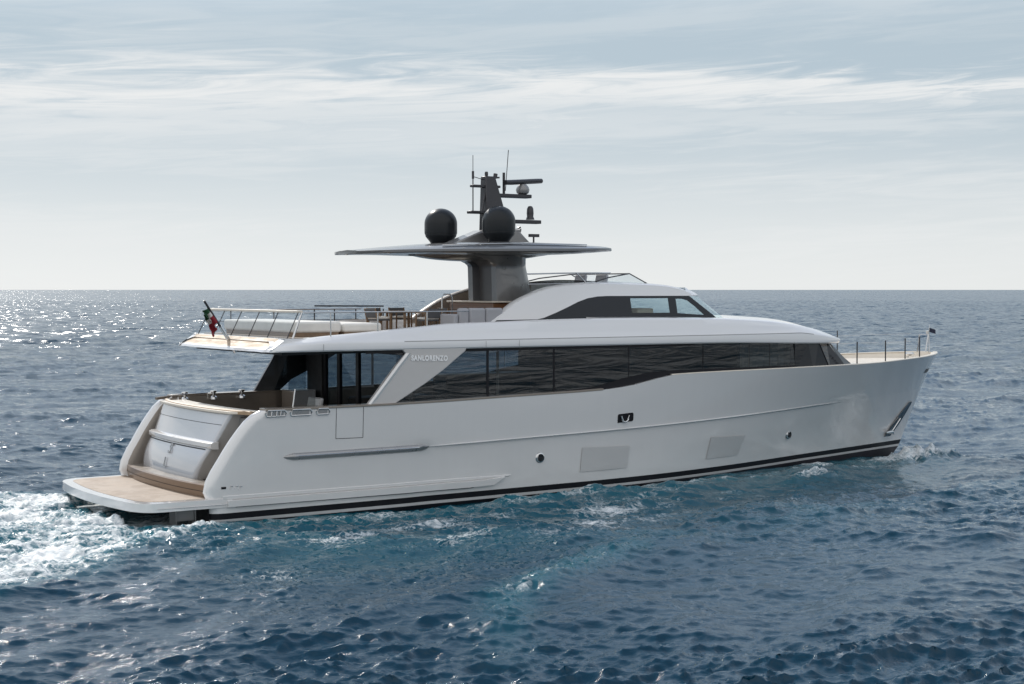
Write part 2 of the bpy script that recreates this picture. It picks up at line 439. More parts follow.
# spray rail panel low on the quarter
def band_on_hull(poly, off, name, m, n=40, side=-1, parent=YACHT, bev=.012):
    """poly: lower line pts & upper line pts lists of (x,z); builds raised plate following the hull"""
    lo, up_ = poly; s = MB(); rows = []
    for t in np.linspace(0, 1, n):
        xl = np.interp(t, np.linspace(0, 1, len(lo)), [p[0] for p in lo]); zl = np.interp(t, np.linspace(0, 1, len(lo)), [p[1] for p in lo])
        xu = np.interp(t, np.linspace(0, 1, len(up_)), [p[0] for p in up_]); zu = np.interp(t, np.linspace(0, 1, len(up_)), [p[1] for p in up_])
        o = off
        rows.append([HP(xl, zl-.03, -.01, side), HP(xl, zl, o, side), HP((xl+xu)/2, (zl+zu)/2, o, side), HP(xu, zu, o, side), HP(xu, zu+.02, -.01, side)])
    s.grid(rows); s.add(rows[0], [(0, 1, 2, 3, 4)]); s.add(rows[-1], [(4, 3, 2, 1, 0)])
    return s.build(name, m, parent, smooth=25)
for side in (-1, 1):
    sp = band_on_hull(([(2.75, .41), (10.5, .42), (11.35, .44)], [(2.75, .58), (11.0, .60), (11.75, .655)]), .10, 'spray_rail', HULL, side=side)
    band_on_hull(([(2.62, .62), (10.6, .635), (11.9, .67)], [(2.62, .70), (10.8, .70), (12.0, .69)]), .03, 'upper_lip', HULL, side=side, parent=sp)
    band_on_hull(([(3.0, .40), (9.8, .40), (10.6, .40)], [(3.0, .425), (9.8, .425), (10.7, .425)]), .075, 'lower_groove', CARBON, side=side, parent=sp)
# shell door outline (starboard)
dr = MB()
def line_on_hull(mb, pts, w=.012, off=.004, n=14):
    for (x0, z0), (x1, z1) in zip(pts[:-1], pts[1:]):
        d = Vector((x1-x0, z1-z0)).normalized(); pn = Vector((-d.y, d.x))*w/2
        ra, rb = [], []
        for t in np.linspace(0, 1, n):
            x, z = x0+(x1-x0)*t, z0+(z1-z0)*t
            ra.append(HP(x-pn.x, z-pn.y, off)); rb.append(HP(x+pn.x, z+pn.y, off))
        mb.grid([ra, rb])
line_on_hull(dr, [(6.0, 3.0), (6.0, 2.12), (6.86, 2.11), (6.86, 3.0)], .016)
dr.build('boarding_door_seam', RUBBER, YACHT)
line_on_hull(dr2 := MB(), [(2.68, 1.42), (2.55, .72)], .012)
# flush hull windows (slightly darker parallelograms) and portholes
for (a, b, c, d) in [((14.68, 1.39), (16.6, 1.34), (16.53, .63), (14.62, .61)), ((20.3, 1.39), (22.1, 1.34), (21.85, .66), (20.2, .65))]:
    s = MB(); rows = []
    for t in np.linspace(0, 1, 14):
        rows.append([HP(a[0]+(b[0]-a[0])*t+(d[0]+(c[0]-d[0])*t-a[0]-(b[0]-a[0])*t)*q, a[1]+(b[1]-a[1])*t+(d[1]+(c[1]-d[1])*t-a[1]-(b[1]-a[1])*t)*q, .022) for q in (0, .33, .66, 1)])
    s.grid(rows).build('hull_window', LIGHTG, YACHT)
for (x, z) in [(13.08, 1.16), (24.7, 1.19)]:
    p = HP(x, z, .0); yy = p[1]
    a = HP(x+.3, z, 0); ang = math.atan2(a[1]-yy, .3)
    ring = MB().lathe((0, 0, 0), [(.115, -.05), (.12, -.03), (.155, -.02), (.17, 0), (.17, .05)], 28, ax='y')
    o = ring.build('porthole', STEEL, YACHT); o.location = Vector(p)-Vector((17, 0, 0)); o.rotation_euler = (0, 0, ang)
    g = MB().lathe((0, 0, 0), [(.001, -.03), (.125, -.028)], 28, ax='y').build('pane', GDARK, None); g.parent = o
# mooring hawse with bollard, starboard side
hw = MB(); hw.prism([(16.02, 2.10), (16.62, 2.13), (16.66, 2.17), (16.66, 2.37), (16.62, 2.41), (16.06, 2.38), (16.02, 2.34)], -.01, .02, fy=lambda x, z: HP(x, z, 0)[1])
hz = hw.build('hawse_opening', BLACK, YACHT)
MB().tube([(16.14, HP(16.1, 2.3, .03)[1], 2.32), (16.2, HP(16.2, 2.2, .05)[1], 2.15), (16.32, HP(16.3, 2.2, .06)[1], 2.12), (16.42, HP(16.4, 2.2, .05)[1], 2.2), (16.45, HP(16.4, 2.3, .03)[1], 2.33)], .028).build('bollard', STEEL, hz)
# anchor pocket near stem
for side in (-1, 1):
    def hq(u, z, off): return (XU(u, z), side*(BU(u, z)+off), z)
    ap = MB(); rows = []
    # pocket outline leaning with the stem
    for t in np.linspace(0, 1, 14):
        z = .62+1.30*t; uc = 33.35+.55*t; w = .34*(1-.25*t)*math.sin(math.pi*min(.97, max(.03, .12+.8*t)))**.4
        rows.append([hq(uc-w, z, -.01), hq(uc-w, z, .06), hq(uc-w*.4, z, .05), hq(uc+w*.4, z, .05), hq(uc+w, z, .06), hq(uc+w, z, -.01)])
    ap.grid(rows); po = ap.build('anchor_pocket', mat('anchor_plate_steel', (.20, .21, .22), .14, 1.0, 0, .25, 4), YACHT)
    an = MB()
    c = hq(33.35, .80, .14); d = hq(33.6, 1.3, .10)
    an.tube([c, d], .03); 
    e1 = hq(32.9, .80, .16); e2 = hq(33.65, .70, .14)
    an.tube([e1, c, e2], [.03, .09, .03]); an.build('anchor', STEEL, po)
    # a small row of dark marks for the name letters by the stem head
    tx = MB()
    for k, u in enumerate((33.55, 33.78, 34.02)):
        z = 3.14
        tx.add([hq(u-.08, z-.07, .008), hq(u+.05, z-.07, .008), hq(u+.09, z+.09, .008), hq(u-.03, z+.09, .008)], [(0, 1, 2, 3)])
    tx.build('bow_name_marks', RUBBER, YACHT)

# ---- swim platform
def rpoly(pts, rad, n=6):
    out = []
    m = len(pts)
    for i, p in enumerate(pts):
        p = Vector(p); a = Vector(pts[i-1]); b = Vector(pts[(i+1) % m]); r_ = rad[i]
        if r_ == 0: out.append(tuple(p)); continue
        d1 = (a-p).normalized()*r_; d2 = (b-p).normalized()*r_
        for t in np.linspace(0, 1, n):
            q = (p+d1)*(1-t)**2+p*2*t*(1-t)+(p+d2)*t*t; out.append(tuple(q))
    return out
plat = [(2.45, 3.42), (.55, 3.38), (.22, 2.9), (.02, 1.4), (-.03, 0), (.02, -1.4), (.22, -2.9), (.55, -3.52), (2.9, -3.55), (2.9, -3.3), (2.45, -3.3)]
plat_r = [0, .35, .3, .4, .4, .4, .3, .35, 0, 0, 0]
PP = rpoly(plat, plat_r)
pm = MB().slab(PP, .40, .64); platform = pm.build('swim_platform', HULL, YACHT, bevel=.03, seg=3)
tk = rpoly([(2.3, 3.2), (.78, 3.1), (.5, 2.75), (.33, 1.3), (.28, 0), (.33, -1.3), (.5, -2.75), (.8, -3.18), (2.3, -3.18)], [0, .25, .2, .3, .3, .3, .2, .25, 0])
MB().slab(tk, .60, .646).build('teak_deck', TEAK, platform, bevel=.004)
for yy in (-2.7, 2.7):
    q = MB(); q.box(1.55, 2.05, yy-.2, yy+.2, .02, .40); q.box(1.50, 1.55, yy-.24, yy+.24, -.1, .40); q.box(2.05, 2.1, yy-.24, yy+.24, -.1, .40)
    q.build('platform_bracket', GREYP, platform, bevel=.015)
MB().tube([(.75, -3.56, .49), (2.8, -3.575, .49)], .012).build('rubbing_strip', STEEL, platform)

# ---- transom block (garage door), bulging in plan and leaning forward
def tcurve(y): return -.02*0+.10*(abs(y)/2.8)**2
def tr_pt(y, t):
    """t 0 bottom(z .95) .. 1 top (2.85)"""
    z = .96+1.89*t
    x = 2.52+.66*t**1.05+.20*(abs(y)/2.8)**2.2
    if t < .55: x -= .10*math.sin(math.pi*min(1, t/.55))**.7
    return (x, y, z)
yl = 2.75
def yr(t): return -(1.45+.85*t)
tb = MB(); rows = []
for t in np.linspace(0, 1, 24):
    row = []
    ys = np.linspace(yl, yr(t), 30)
    for y in ys: row.append(tr_pt(y, t))
    # rounded corner and side face running forward
    x0, y0, z0 = row[-1]
    for a in np.linspace(0, math.pi/2, 6)[1:]: row.append((x0+.16*(1-math.cos(a)), y0-.16*math.sin(a), z0))
    row.append((x0+1.0, y0-.36, z0))
    xl, yl_, zl = row[0]; row.insert(0, (xl+.12, yl+.12, zl)); row.insert(0, (xl+.9, yl+.2, zl))
    rows.append(row)
tb.grid(rows, mf=lambda i, j: 1 if j >= 35 else 0)
transom = tb.build('transom', [mat('transom_paint', (.52, .53, .555), .25, .1, 1.0, .004), SIDEG_], YACHT, smooth=50)
# ledge
lg = MB(); rows = []
for y in np.linspace(yl+.1, yr(.55)-.28, 40):
    x, _, z = tr_pt(y, .53)
    dx = 0
    rows.append([(x+.12, y, z-.11), (x-.07, y, z-.10), (x-.12, y, z-.05), (x-.11, y, z+.06), (x-.02, y, z+.10), (x+.12, y, z+.11)])
lg.grid(rows); lg.add(rows[0], [(0, 1, 2, 3, 4, 5)]); lg.add(rows[-1], [(5, 4, 3, 2, 1, 0)])
lg.build('transom_ledge', HULL, transom, smooth=50)
sm = MB(); rows = [[], []]
for y in np.linspace(yl, yr(.86), 40):
    x, _, z = tr_pt(y, .83); x2, _, z2 = tr_pt(y, .837); rows[0].append((x-.004, y, z)); rows[1].append((x2-.004, y, z2))
sm.grid(rows).build('door_seam', RUBBER, transom)
sm = MB(); rows = [[], []]
for y in np.linspace(yl, yr(.45), 40):
    x, _, z = tr_pt(y, .455); x2, _, z2 = tr_pt(y, .47); rows[0].append((x-.005, y, z)); rows[1].append((x2-.005, y, z2))
sm.grid(rows).build('door_lower_seam', RUBBER, transom)  # dark seam line across the door, just below the ledge
# monogram on the garage door
def text_obj(body, size, m, name, parent, mw, ext=.006, bold=0.0, space=1.0):
    cu = bpy.data.curves.new(name, 'FONT'); cu.body = body; cu.size = size; cu.extrude = ext; cu.align_x = 'CENTER'; cu.align_y = 'CENTER'; cu.offset = bold; cu.space_character = space
    tmp = bpy.data.objects.new('tmp', cu); COL.objects.link(tmp)
    dg = bpy.context.evaluated_depsgraph_get(); me = bpy.data.meshes.new_from_object(tmp.evaluated_get(dg)); me.name = name
    bpy.data.objects.remove(tmp); me.transform(mw)
    return finish(me, name, m, parent, 0)
def frame_from(o, xa, ya):
    xa = Vector(xa).normalized(); za = xa.cross(Vector(ya)).normalized(); ya = za.cross(xa)
    m = Matrix((xa, ya, za)).transposed().to_4x4(); m.translation = Vector(o); return m
for ch, z_, sz, dy in (('S', .385, .40, 0), ('L', .17, .40, .06)):
    px_ = tr_pt(.35+dy, z_); p2 = tr_pt(.35+dy, z_+.05)
    text_obj(ch, sz*1.1, MONO_, 'monogram', transom, frame_from((px_[0]-.04, px_[1], px_[2]), (0, -1, 0), Vector(p2)-Vector(px_)), .012)
# brown step below
st = MB(); rows = []
for y in np.linspace(3.12, -3.12, 40):
    x = 2.08+.26*(abs(y)/3.1)**2.4
    rows.append([(x+.5, y, .65), (x, y, .65), (x-.015, y, .97), (x+.02, y, 1.0), (x+.7, y, 1.0)])
st.grid(rows, mf=lambda i, j: 1 if j >= 3 else 0); st.build('transom_step', [mat('bronze_panel', (.24, .165, .11), .35, .3, .3), TAUPE], YACHT, smooth=40)
MB().grid([[(2.06+.26*(abs(y)/3.1)**2.4, y, .80), (2.06+.26*(abs(y)/3.1)**2.4, y, .812)] for y in np.linspace(3.1, -3.1, 30)]).build('step_seam', RUBBER, YACHT)
# stair flight between block and starboard wing
for k in range(4):
    rbox(2.7+.3*k, 4.4, -3.28, -1.8, .7+.32*k, 1.0+.32*k+.01*k, 'stair_step', TEAKC if k == 0 else TAUPE, YACHT, .01)
MB().box(3.6, 3.7, -3.32, -2.3, 1.5, 2.75).build('stair_gate', GREYP, YACHT, bevel=.02)
# teak table-top rail over the transom
tp = MB()
pts = [tr_pt(y, 1.0) for y in np.linspace(2.85, -2.6, 30)]
poly = [(p[0]-.10, p[1]) for p in pts]+[(4.3, -3.25), (4.3, -2.9)]+[(p[0]+.75, p[1]) for p in pts[::-1]]
tp.slab(poly, 2.86, 2.93)
tp.build('transom_top', CREAM, YACHT, bevel=.012)
tp = MB(); rows = []
for y in np.linspace(3.3, -3.3, 40):
    x = 3.18+.30*(abs(y)/2.9)**2.6
    rows.append([(x, y, 2.86), (x, y, 2.95), (x+.09, y, 2.97), (x+.11, y, 2.93), (x+.11, y, 2.86)])
tp.grid(rows, closed=True).build('aft_teak_rail', mat('teak_rail', (.36, .25, .15), .45, 0, .3, .1), YACHT, smooth=60)
# far corner rail bit
MB().tube([(3.3, 3.2, 2.97), (4.4, 3.55, 3.03)], .05).build('corner_handrail', TAUPE, YACHT)
# chrome fairleads on quarters and small fittings on the wing foot
for side in (-1, 1):
    fl = MB()
    y = side*3.76
    for x0, x1 in ((3.86, 4.42), (4.6, 5.2), (5.4, 5.75)):
        zc = 2.93
        ring = [(x0, zc-.09), (x0-.03, zc), (x0+.03, zc+.07), (x1-.03, zc+.07), (x1+.03, zc), (x1, zc-.09)]
        fl.tube([(a, side*(BU(a, b)+.03), b) for a, b in ring+[ring[0]]], .022, 8)
    fo = fl.build('fairlead', STEEL, YACHT)
    for x0, x1 in ((3.9, 4.38), (4.65, 5.15), (5.44, 5.71)):
        MB().add([(x0, side*(BU(x0, 2.85)+.012), 2.85), (x1, side*(BU(x1, 2.85)+.012), 2.85), (x1, side*(BU(x1, 2.99)+.012), 2.99), (x0, side*(BU(x0, 2.99)+.012), 2.99)], [(0, 1, 2, 3)]).build('opening', RAILG_, fo)
    for x in (4.0, 4.15, 4.27): MB().tube([(x, side*(BU(x, 2.9)+.03), 2.85), (x+.02, side*(BU(x, 2.9)+.03), 2.98)], .025).build('cleat', STEEL, fo)
    # spotlights row inside far bulwark
    fit = MB()
    for k, x in enumerate((2.52, 2.68)):
        pass
    fm = MB(); fm.box(2.44, 2.54, side*3.68, side*3.70, .95, 1.0)
ws = MB()
def on_wing(x, z, o=.0): return (x, -(BU(x if x > 2.6 else 2.6, z)+o), z)
ws.add([on_wing(2.58, .90, .006), on_wing(2.72, .90, .006), on_wing(2.72, .965, .006), on_wing(2.58, .965, .006)], [(0, 1, 2, 3)])
wf = ws.build('wing_socket', BLACK, YACHT)
for x, z, h in ((2.83, .93, .10), (2.98, .94, .07), (3.10, .91, .09)):
    MB().tube([on_wing(x, z-h/2, .01), on_wing(x+.03, z+h/2, .01), on_wing(x+.09, z+h/2-.01, .01)], .012, 6).build('chrome_mark', STEEL, wf)
# mooring winches / capstans at the port quarter
for x, y in ((4.2, 3.1), (5.2, 3.2), (6.2, 3.28)):
    MB().lathe((x, y, 2.93), [(.001, .22), (.10, .22), (.11, .19), (.06, .14), (.06, .06), (.12, .02), (.13, -.05)], 16).build('capstan', STEEL, YACHT)
MB().tube([(3.9, 2.9, 2.93), (3.9, 2.9, 3.08), (4.9, 2.95, 3.10), (4.9, 2.95, 2.93)], .018).build('grab_rail', STEEL, YACHT)

# ---- decks
def deck_poly(x0, x1, z, inset, n=40, side=None):
    us = np.linspace(x0, x1, n)
    L = [(XU(u, z), -max(BU(u, z)-inset, .02)) for u in us]; Rr = [(x, -y) for x, y in L[::-1]]
    return L+Rr
MB().slab(deck_poly(3.9, 17.5, 2.0, .15), 1.93, 2.0).build('main_deck', TEAK, YACHT)
MB().slab(deck_poly(22, 34.2, 3.60, .10), 3.50, 3.60).build('foredeck', CREAM, YACHT)
MB().slab(deck_poly(16.8, 29, 2.2, .3), 2.15, 2.2).build('saloon_floor', INTW, YACHT)
# foredeck sun pad (low)

# ---- flybridge / roof shell
br_ = pch([4.0, 4.25, 4.7, 5.5, 8, 20, 22, 24, 25.5, 26.7, 27.4, 27.9, 28.12, 28.2], [3.12, 3.45, 3.62, 3.70, 3.74, 3.74, 3.64, 3.42, 3.12, 2.64, 2.14, 1.45, .8, .05])
zt_ = pch([4.0, 4.5, 7.1, 8.8, 10, 11.3, 15.4, 20, 22.8, 25.2, 26.5, 27.5, 28.2], [4.88, 4.93, 5.12, 5.25, 5.34, 5.37, 5.44, 5.40, 5.28, 5.0, 4.76, 4.60, 4.50])
zb_ = pch([4, 12, 20, 25, 28.2], [4.60, 4.59, 4.57, 4.45, 4.38])
def ycrown(x): return .04+.22*float(sst(21, 25, x))*(1-.6*float(sst(27, 28.2, x)))
shell = MB(); rows = []
xs = [4.0, 4.08, 4.18, 4.3, 4.5, 4.7, 4.9]+list(np.linspace(5.2, 24, 70))+list(np.linspace(24.3, 27.9, 16))+[28.0, 28.08, 28.14, 28.18, 28.2]
for x in xs:
    B = br_(x); zt = zt_(x); zb = zb_(x); H_ = zt-zb
    zc = min(4.83, zb+.55*H_)
    if x > 20: zc = zb+(zc-zb)*1.0
    aft = x < 15.5
    zi = 4.93 if aft else zt+.01
    if aft and zt < 5.0: zi = zt
    sc = max(0., min(1, B/.8))
    def P(d, z):
        y = max(B-d*sc, 0.01)
        return (x+(z-4.6)*1.3*(1-float(sst(4.0, 6.0, x))), y, z)
    cwn = ycrown(x)
    half = [P(.6, zb+.01), P(.04, zb), P(.0, zb+.04), P(-.015, zc-.02), P(.0, zc+.015), P(.035, zc+.05), P(.12, zc+(zt-zc)*.5), P(.24, zt-.05*min(1, H_*2)), P(.31, zt-.008), P(.40, zt), P(.46, zi+.01 if aft else zt+.01),
            P(.47, zi), P(B*.5/sc if sc > 0 else 0, zi+(0 if aft else cwn*.75)), P(B/sc if sc else 0, zi+(0 if aft else cwn))]
    row = [(a, -b, c) for a, b, c in half]+[(a, b, c) for a, b, c in half[::-1][1:]]
    rows.append(row)
shell.grid(rows, closed=True)
shell.build('upper_deck', WHITE, YACHT, smooth=32)
# seams of the side panels
for xx in (11.0, 12.2, 5.6):
    MB().add([(xx, -(br_(xx)+.019), 4.62), (xx+.012, -(br_(xx)+.019), 4.62), (xx+.012, -(br_(xx)+.02), 4.81), (xx, -(br_(xx)+.02), 4.81)], [(0, 1, 2, 3)]).build('panel_seam', GREYP, YACHT)
# thin grey line along the crease
cg = MB(); rows = [[], []]
for x in np.linspace(8.2, 25, 90):
    zt = zt_(x); zb = zb_(x); zc = min(4.83, zb+.55*(zt-zb))
    rows[0].append((x, -(br_(x)+.012), zc+.0)); rows[1].append((x, -(br_(x)+.006), zc+.022))
cg.grid(rows).build('crease_line', GREYP, YACHT)
# aft lip
lip = MB(); rows = []
for y in np.linspace(-3.35, 3.35, 40):
    c = .10*(abs(y)/3.35)**6; c2 = c
    rows.append([(4.6, y, 4.60), (4.06+c, y, 4.585), (4.0+c, y, 4.60), (4.05+c, y, 4.67), (4.12+c, y, 4.695), (4.5+c, y, 4.945), (4.56, y, 4.965), (5.3, y, 4.97)])
lip.grid(rows, mf=lambda i, j: 1 if j in (4, 5) and 2 <= i <= 36 else 0)
lip.add(rows[0], [tuple(range(8))]); lip.add(rows[-1], [tuple(range(8))[::-1]])
lip.build('aft_fascia', [WHITE, TEAKC], YACHT, smooth=30)
MB().slab([(4.9, -3.2), (16.5, -3.25), (16.5, 3.25), (4.9, 3.2)], 4.93, 4.985).build('flybridge_deck', TEAK, YACHT)
# ceiling under the flybridge (dark timber panel)
MB().slab([(4.6, -3.1), (24, -3.1), (24, 3.1), (4.6, 3.1)], 4.50, 4.575).build('ceiling_panel', INTW, YACHT)

# ---- glass balustrade aft
bal = None
gl = MB()
gl.add([(4.72, 3.25, 4.97), (4.72, -3.25, 4.97), (5.08, -3.2, 5.70), (5.08, 3.2, 5.70)], [(0, 1, 2, 3)])
glo = gl.build('glass_balustrade', GCLEAR, YACHT)
tr = MB(); tr.box(5.0, 5.2, -3.25, 3.22, 5.69, 5.76); tr.build('top_rail', CREAM, glo, bevel=.02)
for y in (3.22, 2.0, .7, -.6, -1.9, -3.22):
    MB().tube([(4.71, y, 4.96), (5.08, y*.99, 5.70)], .014, 6).build('stanchion', DARKST, glo)
MB().tube([(4.86, -3.28, 4.97), (5.16, -3.26, 5.70)], .03, 8).build('end_post', STEEL, glo)
# side railings of the flybridge
for side in (-1, 1):
    rl = MB()
    x0, x1 = (5.15, 10.6)
    y = side*3.42
    tops = [(x, side*(3.42), 5.70) for x in np.linspace(x0, x1, 12)]
    rl.tube(tops, .02)
    ro = rl.build('side_rail', STEEL, YACHT)
    if side < 0:
        for x in (5.98, 7.5, 9.15): MB().tube([(x, y, 4.9), (x, y, 5.70)], .02).build('rail_post', STEEL, ro)
    else:
        for x in (5.9, 7.4, 8.86, 9.6, 10.4, 11.45): MB().tube([(x, y, 4.9), (x, y, 5.70)], .022).build('rail_post', DARKST, ro)
        MB().tube([(5.2, y, 5.32), (10.5, y, 5.36)], .012).build('mid_rail', DARKST, ro)
        MB().tube([(8.86, y-.02, 5.81), (11.45, y-.02, 5.79)], .025).build('upper_rail', DARKST, ro)

# ---- wheelhouse hump
zh_ = pch([11.9, 12.4, 13.0, 13.95, 14.53, 16.1, 18.6, 19.7, 20.05], [5.30, 5.62, 5.97, 6.30, 6.43, 6.53, 6.48, 6.34, 6.20])
def wy(z): return 2.66-.22*(z-5.35)
prof = [(x, zh_(x)) for x in np.linspace(11.9, 20.05, 60)]
band_lo = [(13.9, 5.46), (14.4, 5.62), (14.9, 5.80), (15.3, 5.955), (15.7, 6.07), (16.1, 6.125), (16.5, 6.14), (19.95, 6.14)]
wallp = [(11.9, 5.2)]+prof+[(20.03, 6.145)]+band_lo[::-1]+[(13.55, 5.395), (13.4, 5.2)]
sill = [(13.3, 5.2), (13.5, 5.375), (21.15, 5.375), (21.25, 5.2)]
wheel = None
wm = MB()
for side in (-1, 1):
    wm.prism(wallp, 0, side*-.06, fy=lambda x, z: side*wy(z))
    rows = []
    for x, z in prof:
        if x < 16.6: y1 = wy(z)-.34
        y0 = wy(z)
        rows.append([(x, side*y0, z), (x, side*(y0-.05), z+.035), (x, side*(y0-.15), z+.055), (x, side*(y0-.28), z+.045), (x, side*(y0-.34), z)])
    wm.grid(rows, mf=lambda i, j: 1 if (side > 0 and rows[i][0][0] < 16.0) else 0)
# roof over the forward part
rows = []
for x in np.linspace(16.4, 20.05, 20):
    z = zh_(x); y0 = wy(z)-.10
    rows.append([(x, y, z+.048+.10*(1-(y/y0)**2)) for y in np.linspace(-y0, y0, 17)])
wm.grid(rows)
# nose brow
def plan(tb, off=0.0):
    return tb
top_c = [(19.95, 2.47), (20.25, 2.38), (20.6, 2.1), (20.95, 1.6), (21.15, 1.0), (21.25, .4), (21.27, 0)]
bot_c = [(21.0, 2.66), (21.35, 2.55), (21.7, 2.25), (22.05, 1.7), (22.3, 1.05), (22.42, .45), (22.45, 0)]
def both(c): return [(x, -y) for x, y in c]+[(x, y) for x, y in c[::-1][1:]]
tcb, bcb = both(top_c), both(bot_c)
n_ = len(tcb)
brow = [[(x+.05, y*1.005, 6.13) for x, y in tcb], [(x+.06, y*1.005, 6.16) for x, y in tcb], [(x-.08, y*.985, 6.26) for x, y in tcb], [(19.9+(x-19.9)*.35, y*.93, 6.42) for x, y in tcb], [(19.7, y*.93*.9, zh_(19.7)+.06+.1*(1-(y/2.5)**2)) for x, y in tcb]]
wm.grid(brow)
wh = wm.build('wheelhouse', [WHITE, INNER_], YACHT, smooth=35)
for side in (-1, 1):
    MB().prism([p for p in [(12.1, 5.0), (12.1, 5.38)]+[(x, z-.02) for x, z in prof if 12.15 < x < 16.6]+[(16.6, 5.0)]], 0, side*-.03, fy=lambda x, z: side*(wy(z)-.31)).build('inner_coaming', INNER_, wh)
    MB().prism([(12.0, 5.345), (21.1, 5.36), (21.15, 5.395), (13.5, 5.41), (12.1, 5.40)], 0, .02*-side, fy=lambda x, z: side*(wy(z)+.012)).build('black_sill', BLACK, wh)
    p1 = [(17.43, 5.58), (19.03, 5.58), (19.03, 6.06), (17.43, 6.06)]
    p2 = [(19.35, 5.56), (20.50, 5.49), (20.15, 5.78), (19.85, 5.98), (19.6, 6.04), (19.35, 6.04)]
    bandp = [(13.6, 5.40)]+band_lo[:-1]+[(19.95, 6.14), (21.02, 5.40)]
    MB().prism(bandp, 0, side*-.02, fy=lambda x, z: side*(wy(z)-.004), holes=[p1[::-1], p2[::-1]]).build('side_window', GDARK if 0 else BAND_, wh, smooth=0)
    for p in (p1, p2):
        MB().prism(p, 0, side*-.008, fy=lambda x, z: side*(wy(z)-.01)).build('pane', GSMOKE, wh, smooth=0)
g = MB(); g.grid([[(x, y, 5.36) for x, y in bcb], [(x, y, 6.14) for x, y in tcb]]).build('windscreen', GSMOKE, wh, smooth=0)
# helm furniture behind the panes
rbox(18.2, 18.9, -1.9, -1.1, 5.3, 5.72, 'helm_seat', CURT, wh, .05)
# low windscreen on top
wsn = MB()
rail = [(13.9, -2.1, 6.86), (15.5, -2.0, 6.90), (17.0, -1.85, 6.90), (17.6, -1.2, 6.90), (17.7, 0, 6.90), (17.6, 1.2, 6.90), (17.0, 1.85, 6.90), (15.5, 2.0, 6.90), (13.9, 2.1, 6.86)]
for side in (-1, 1):
    wr = MB()
    wr.tube([(13.6 if side < 0 else 15.4, side*2.15, 6.84), (15.2, side*2.1, 6.88), (17.0, side*2.0, 6.90)], .022)
    wro = wr.build('helm_rail', STEEL, wh)
    MB().tube([(15.5, side*2.15, 6.88), (15.95, side*2.2, 6.50)], .018).build('rail_strut', STEEL, wro)
    MB().tube([(13.6 if side < 0 else 15.6, side*2.2, 6.52), (16.6, side*2.25, 6.56)], .014).build('lower_rail', STEEL, wro)
ht_s = MB()
ws_o = MB().tube([(16.2, -2.1, 6.58), (16.9, -2.0, 6.74), (18.0, -1.7, 6.88), (18.05, 1.7, 6.88), (16.9, 2.0, 6.74), (16.2, 2.1, 6.58)], .022).build('helm_windscreen', DARKST, wh)
MB().tube([(18.02, -1.7, 6.88), (18.8, -1.75, 6.52)], .02).build('screen_strut', DARKST, ws_o)
MB().tube([(18.05, 1.7, 6.88), (18.8, 1.75, 6.52)], .02).build('screen_strut', DARKST, ws_o)
MB().add([(18.0, -1.7, 6.87), (18.8, -1.75, 6.55), (18.8, 1.75, 6.55), (18.05, 1.7, 6.87)], [(0, 1, 2, 3)]).build('pane', GCLEAR, ws_o)
MB().add([(16.9, -2.0, 6.73), (18.0, -1.7, 6.87), (18.8, -1.75, 6.55), (16.4, -2.05, 6.58)], [(0, 1, 2, 3)]).build('pane', GCLEAR, ws_o)
for y in (-.9, .3):
    mb = MB(); mb.box(17.35, 17.47, y-.3, y+.3, 6.2, 6.86, rot=rotY(R(14))); mb.build('helm_chair_back', GCUSH, wh, bevel=.04)
rbox(14.5, 15.1, 1.2, 2.0, 5.9, 6.45, 'helm_console', CURT, wh, .05)

# ---- bar cabinet and pylon
bar = rbox(12.8, 14.8, -1.35, 1.3, 4.98, 5.92, 'bar_cabinet', WOODF, YACHT, .02)
rbox(12.72, 14.9, -1.43, 1.38, 5.93, 5.98, 'bar_top', CREAM, bar, .01)
for z in (5.2, 5.45, 5.68): MB().box(12.793, 12.8, -1.33, 1.28, z, z+.012).build('panel_gap', RUBBER, bar)
pyl = MB()
def ring_p(z):
    # plan outline of pylon at height z: broad fins, curved nose
    f = (z-5.9)/1.55
    xa = 13.27-.05*f; xf = 14.98-.24*f-.10*f*f
    fl = max(0, f-.78)/.22
    xa2 = xa-.9*fl**2.2
    y = .86+.2*fl
    return xa2, xf, y
rows = []
for z in np.linspace(5.9, 7.44, 22):
    xa2, xf, y = ring_p(z)
    pts = [(xa2, -y), (xa2+.12, -y-.05), (xf-.9, -y-.06), (xf-.5, -y*.97), (xf-.2, -y*.75), (xf-.04, -y*.4), (xf, 0), (xf-.04, y*.4), (xf-.2, y*.75), (xf-.5, y*.97), (xf-.9, y+.06), (xa2+.12, y+.05), (xa2, y), (xa2, y-.28), (xa2+.22, y-.34), (xa2+.22, -y+.34), (xa2, -y+.28)]
    rows.append([(a, b, z) for a, b in pts])
pyl.grid(rows, closed=True, mf=lambda i, j: 1 if j in (13, 14, 15) else 0)
PY = pyl.build('hardtop_pylon', [PYLO_, mat('pylon_recess', (.13, .13, .135), .4, .2)], YACHT, smooth=50)
MB().lathe((13.5, -.9, 7.05), [(.001, 0), (.06, -.01), (.07, -.04)], 12, ax='y').build('spotlight', STEEL, PY)

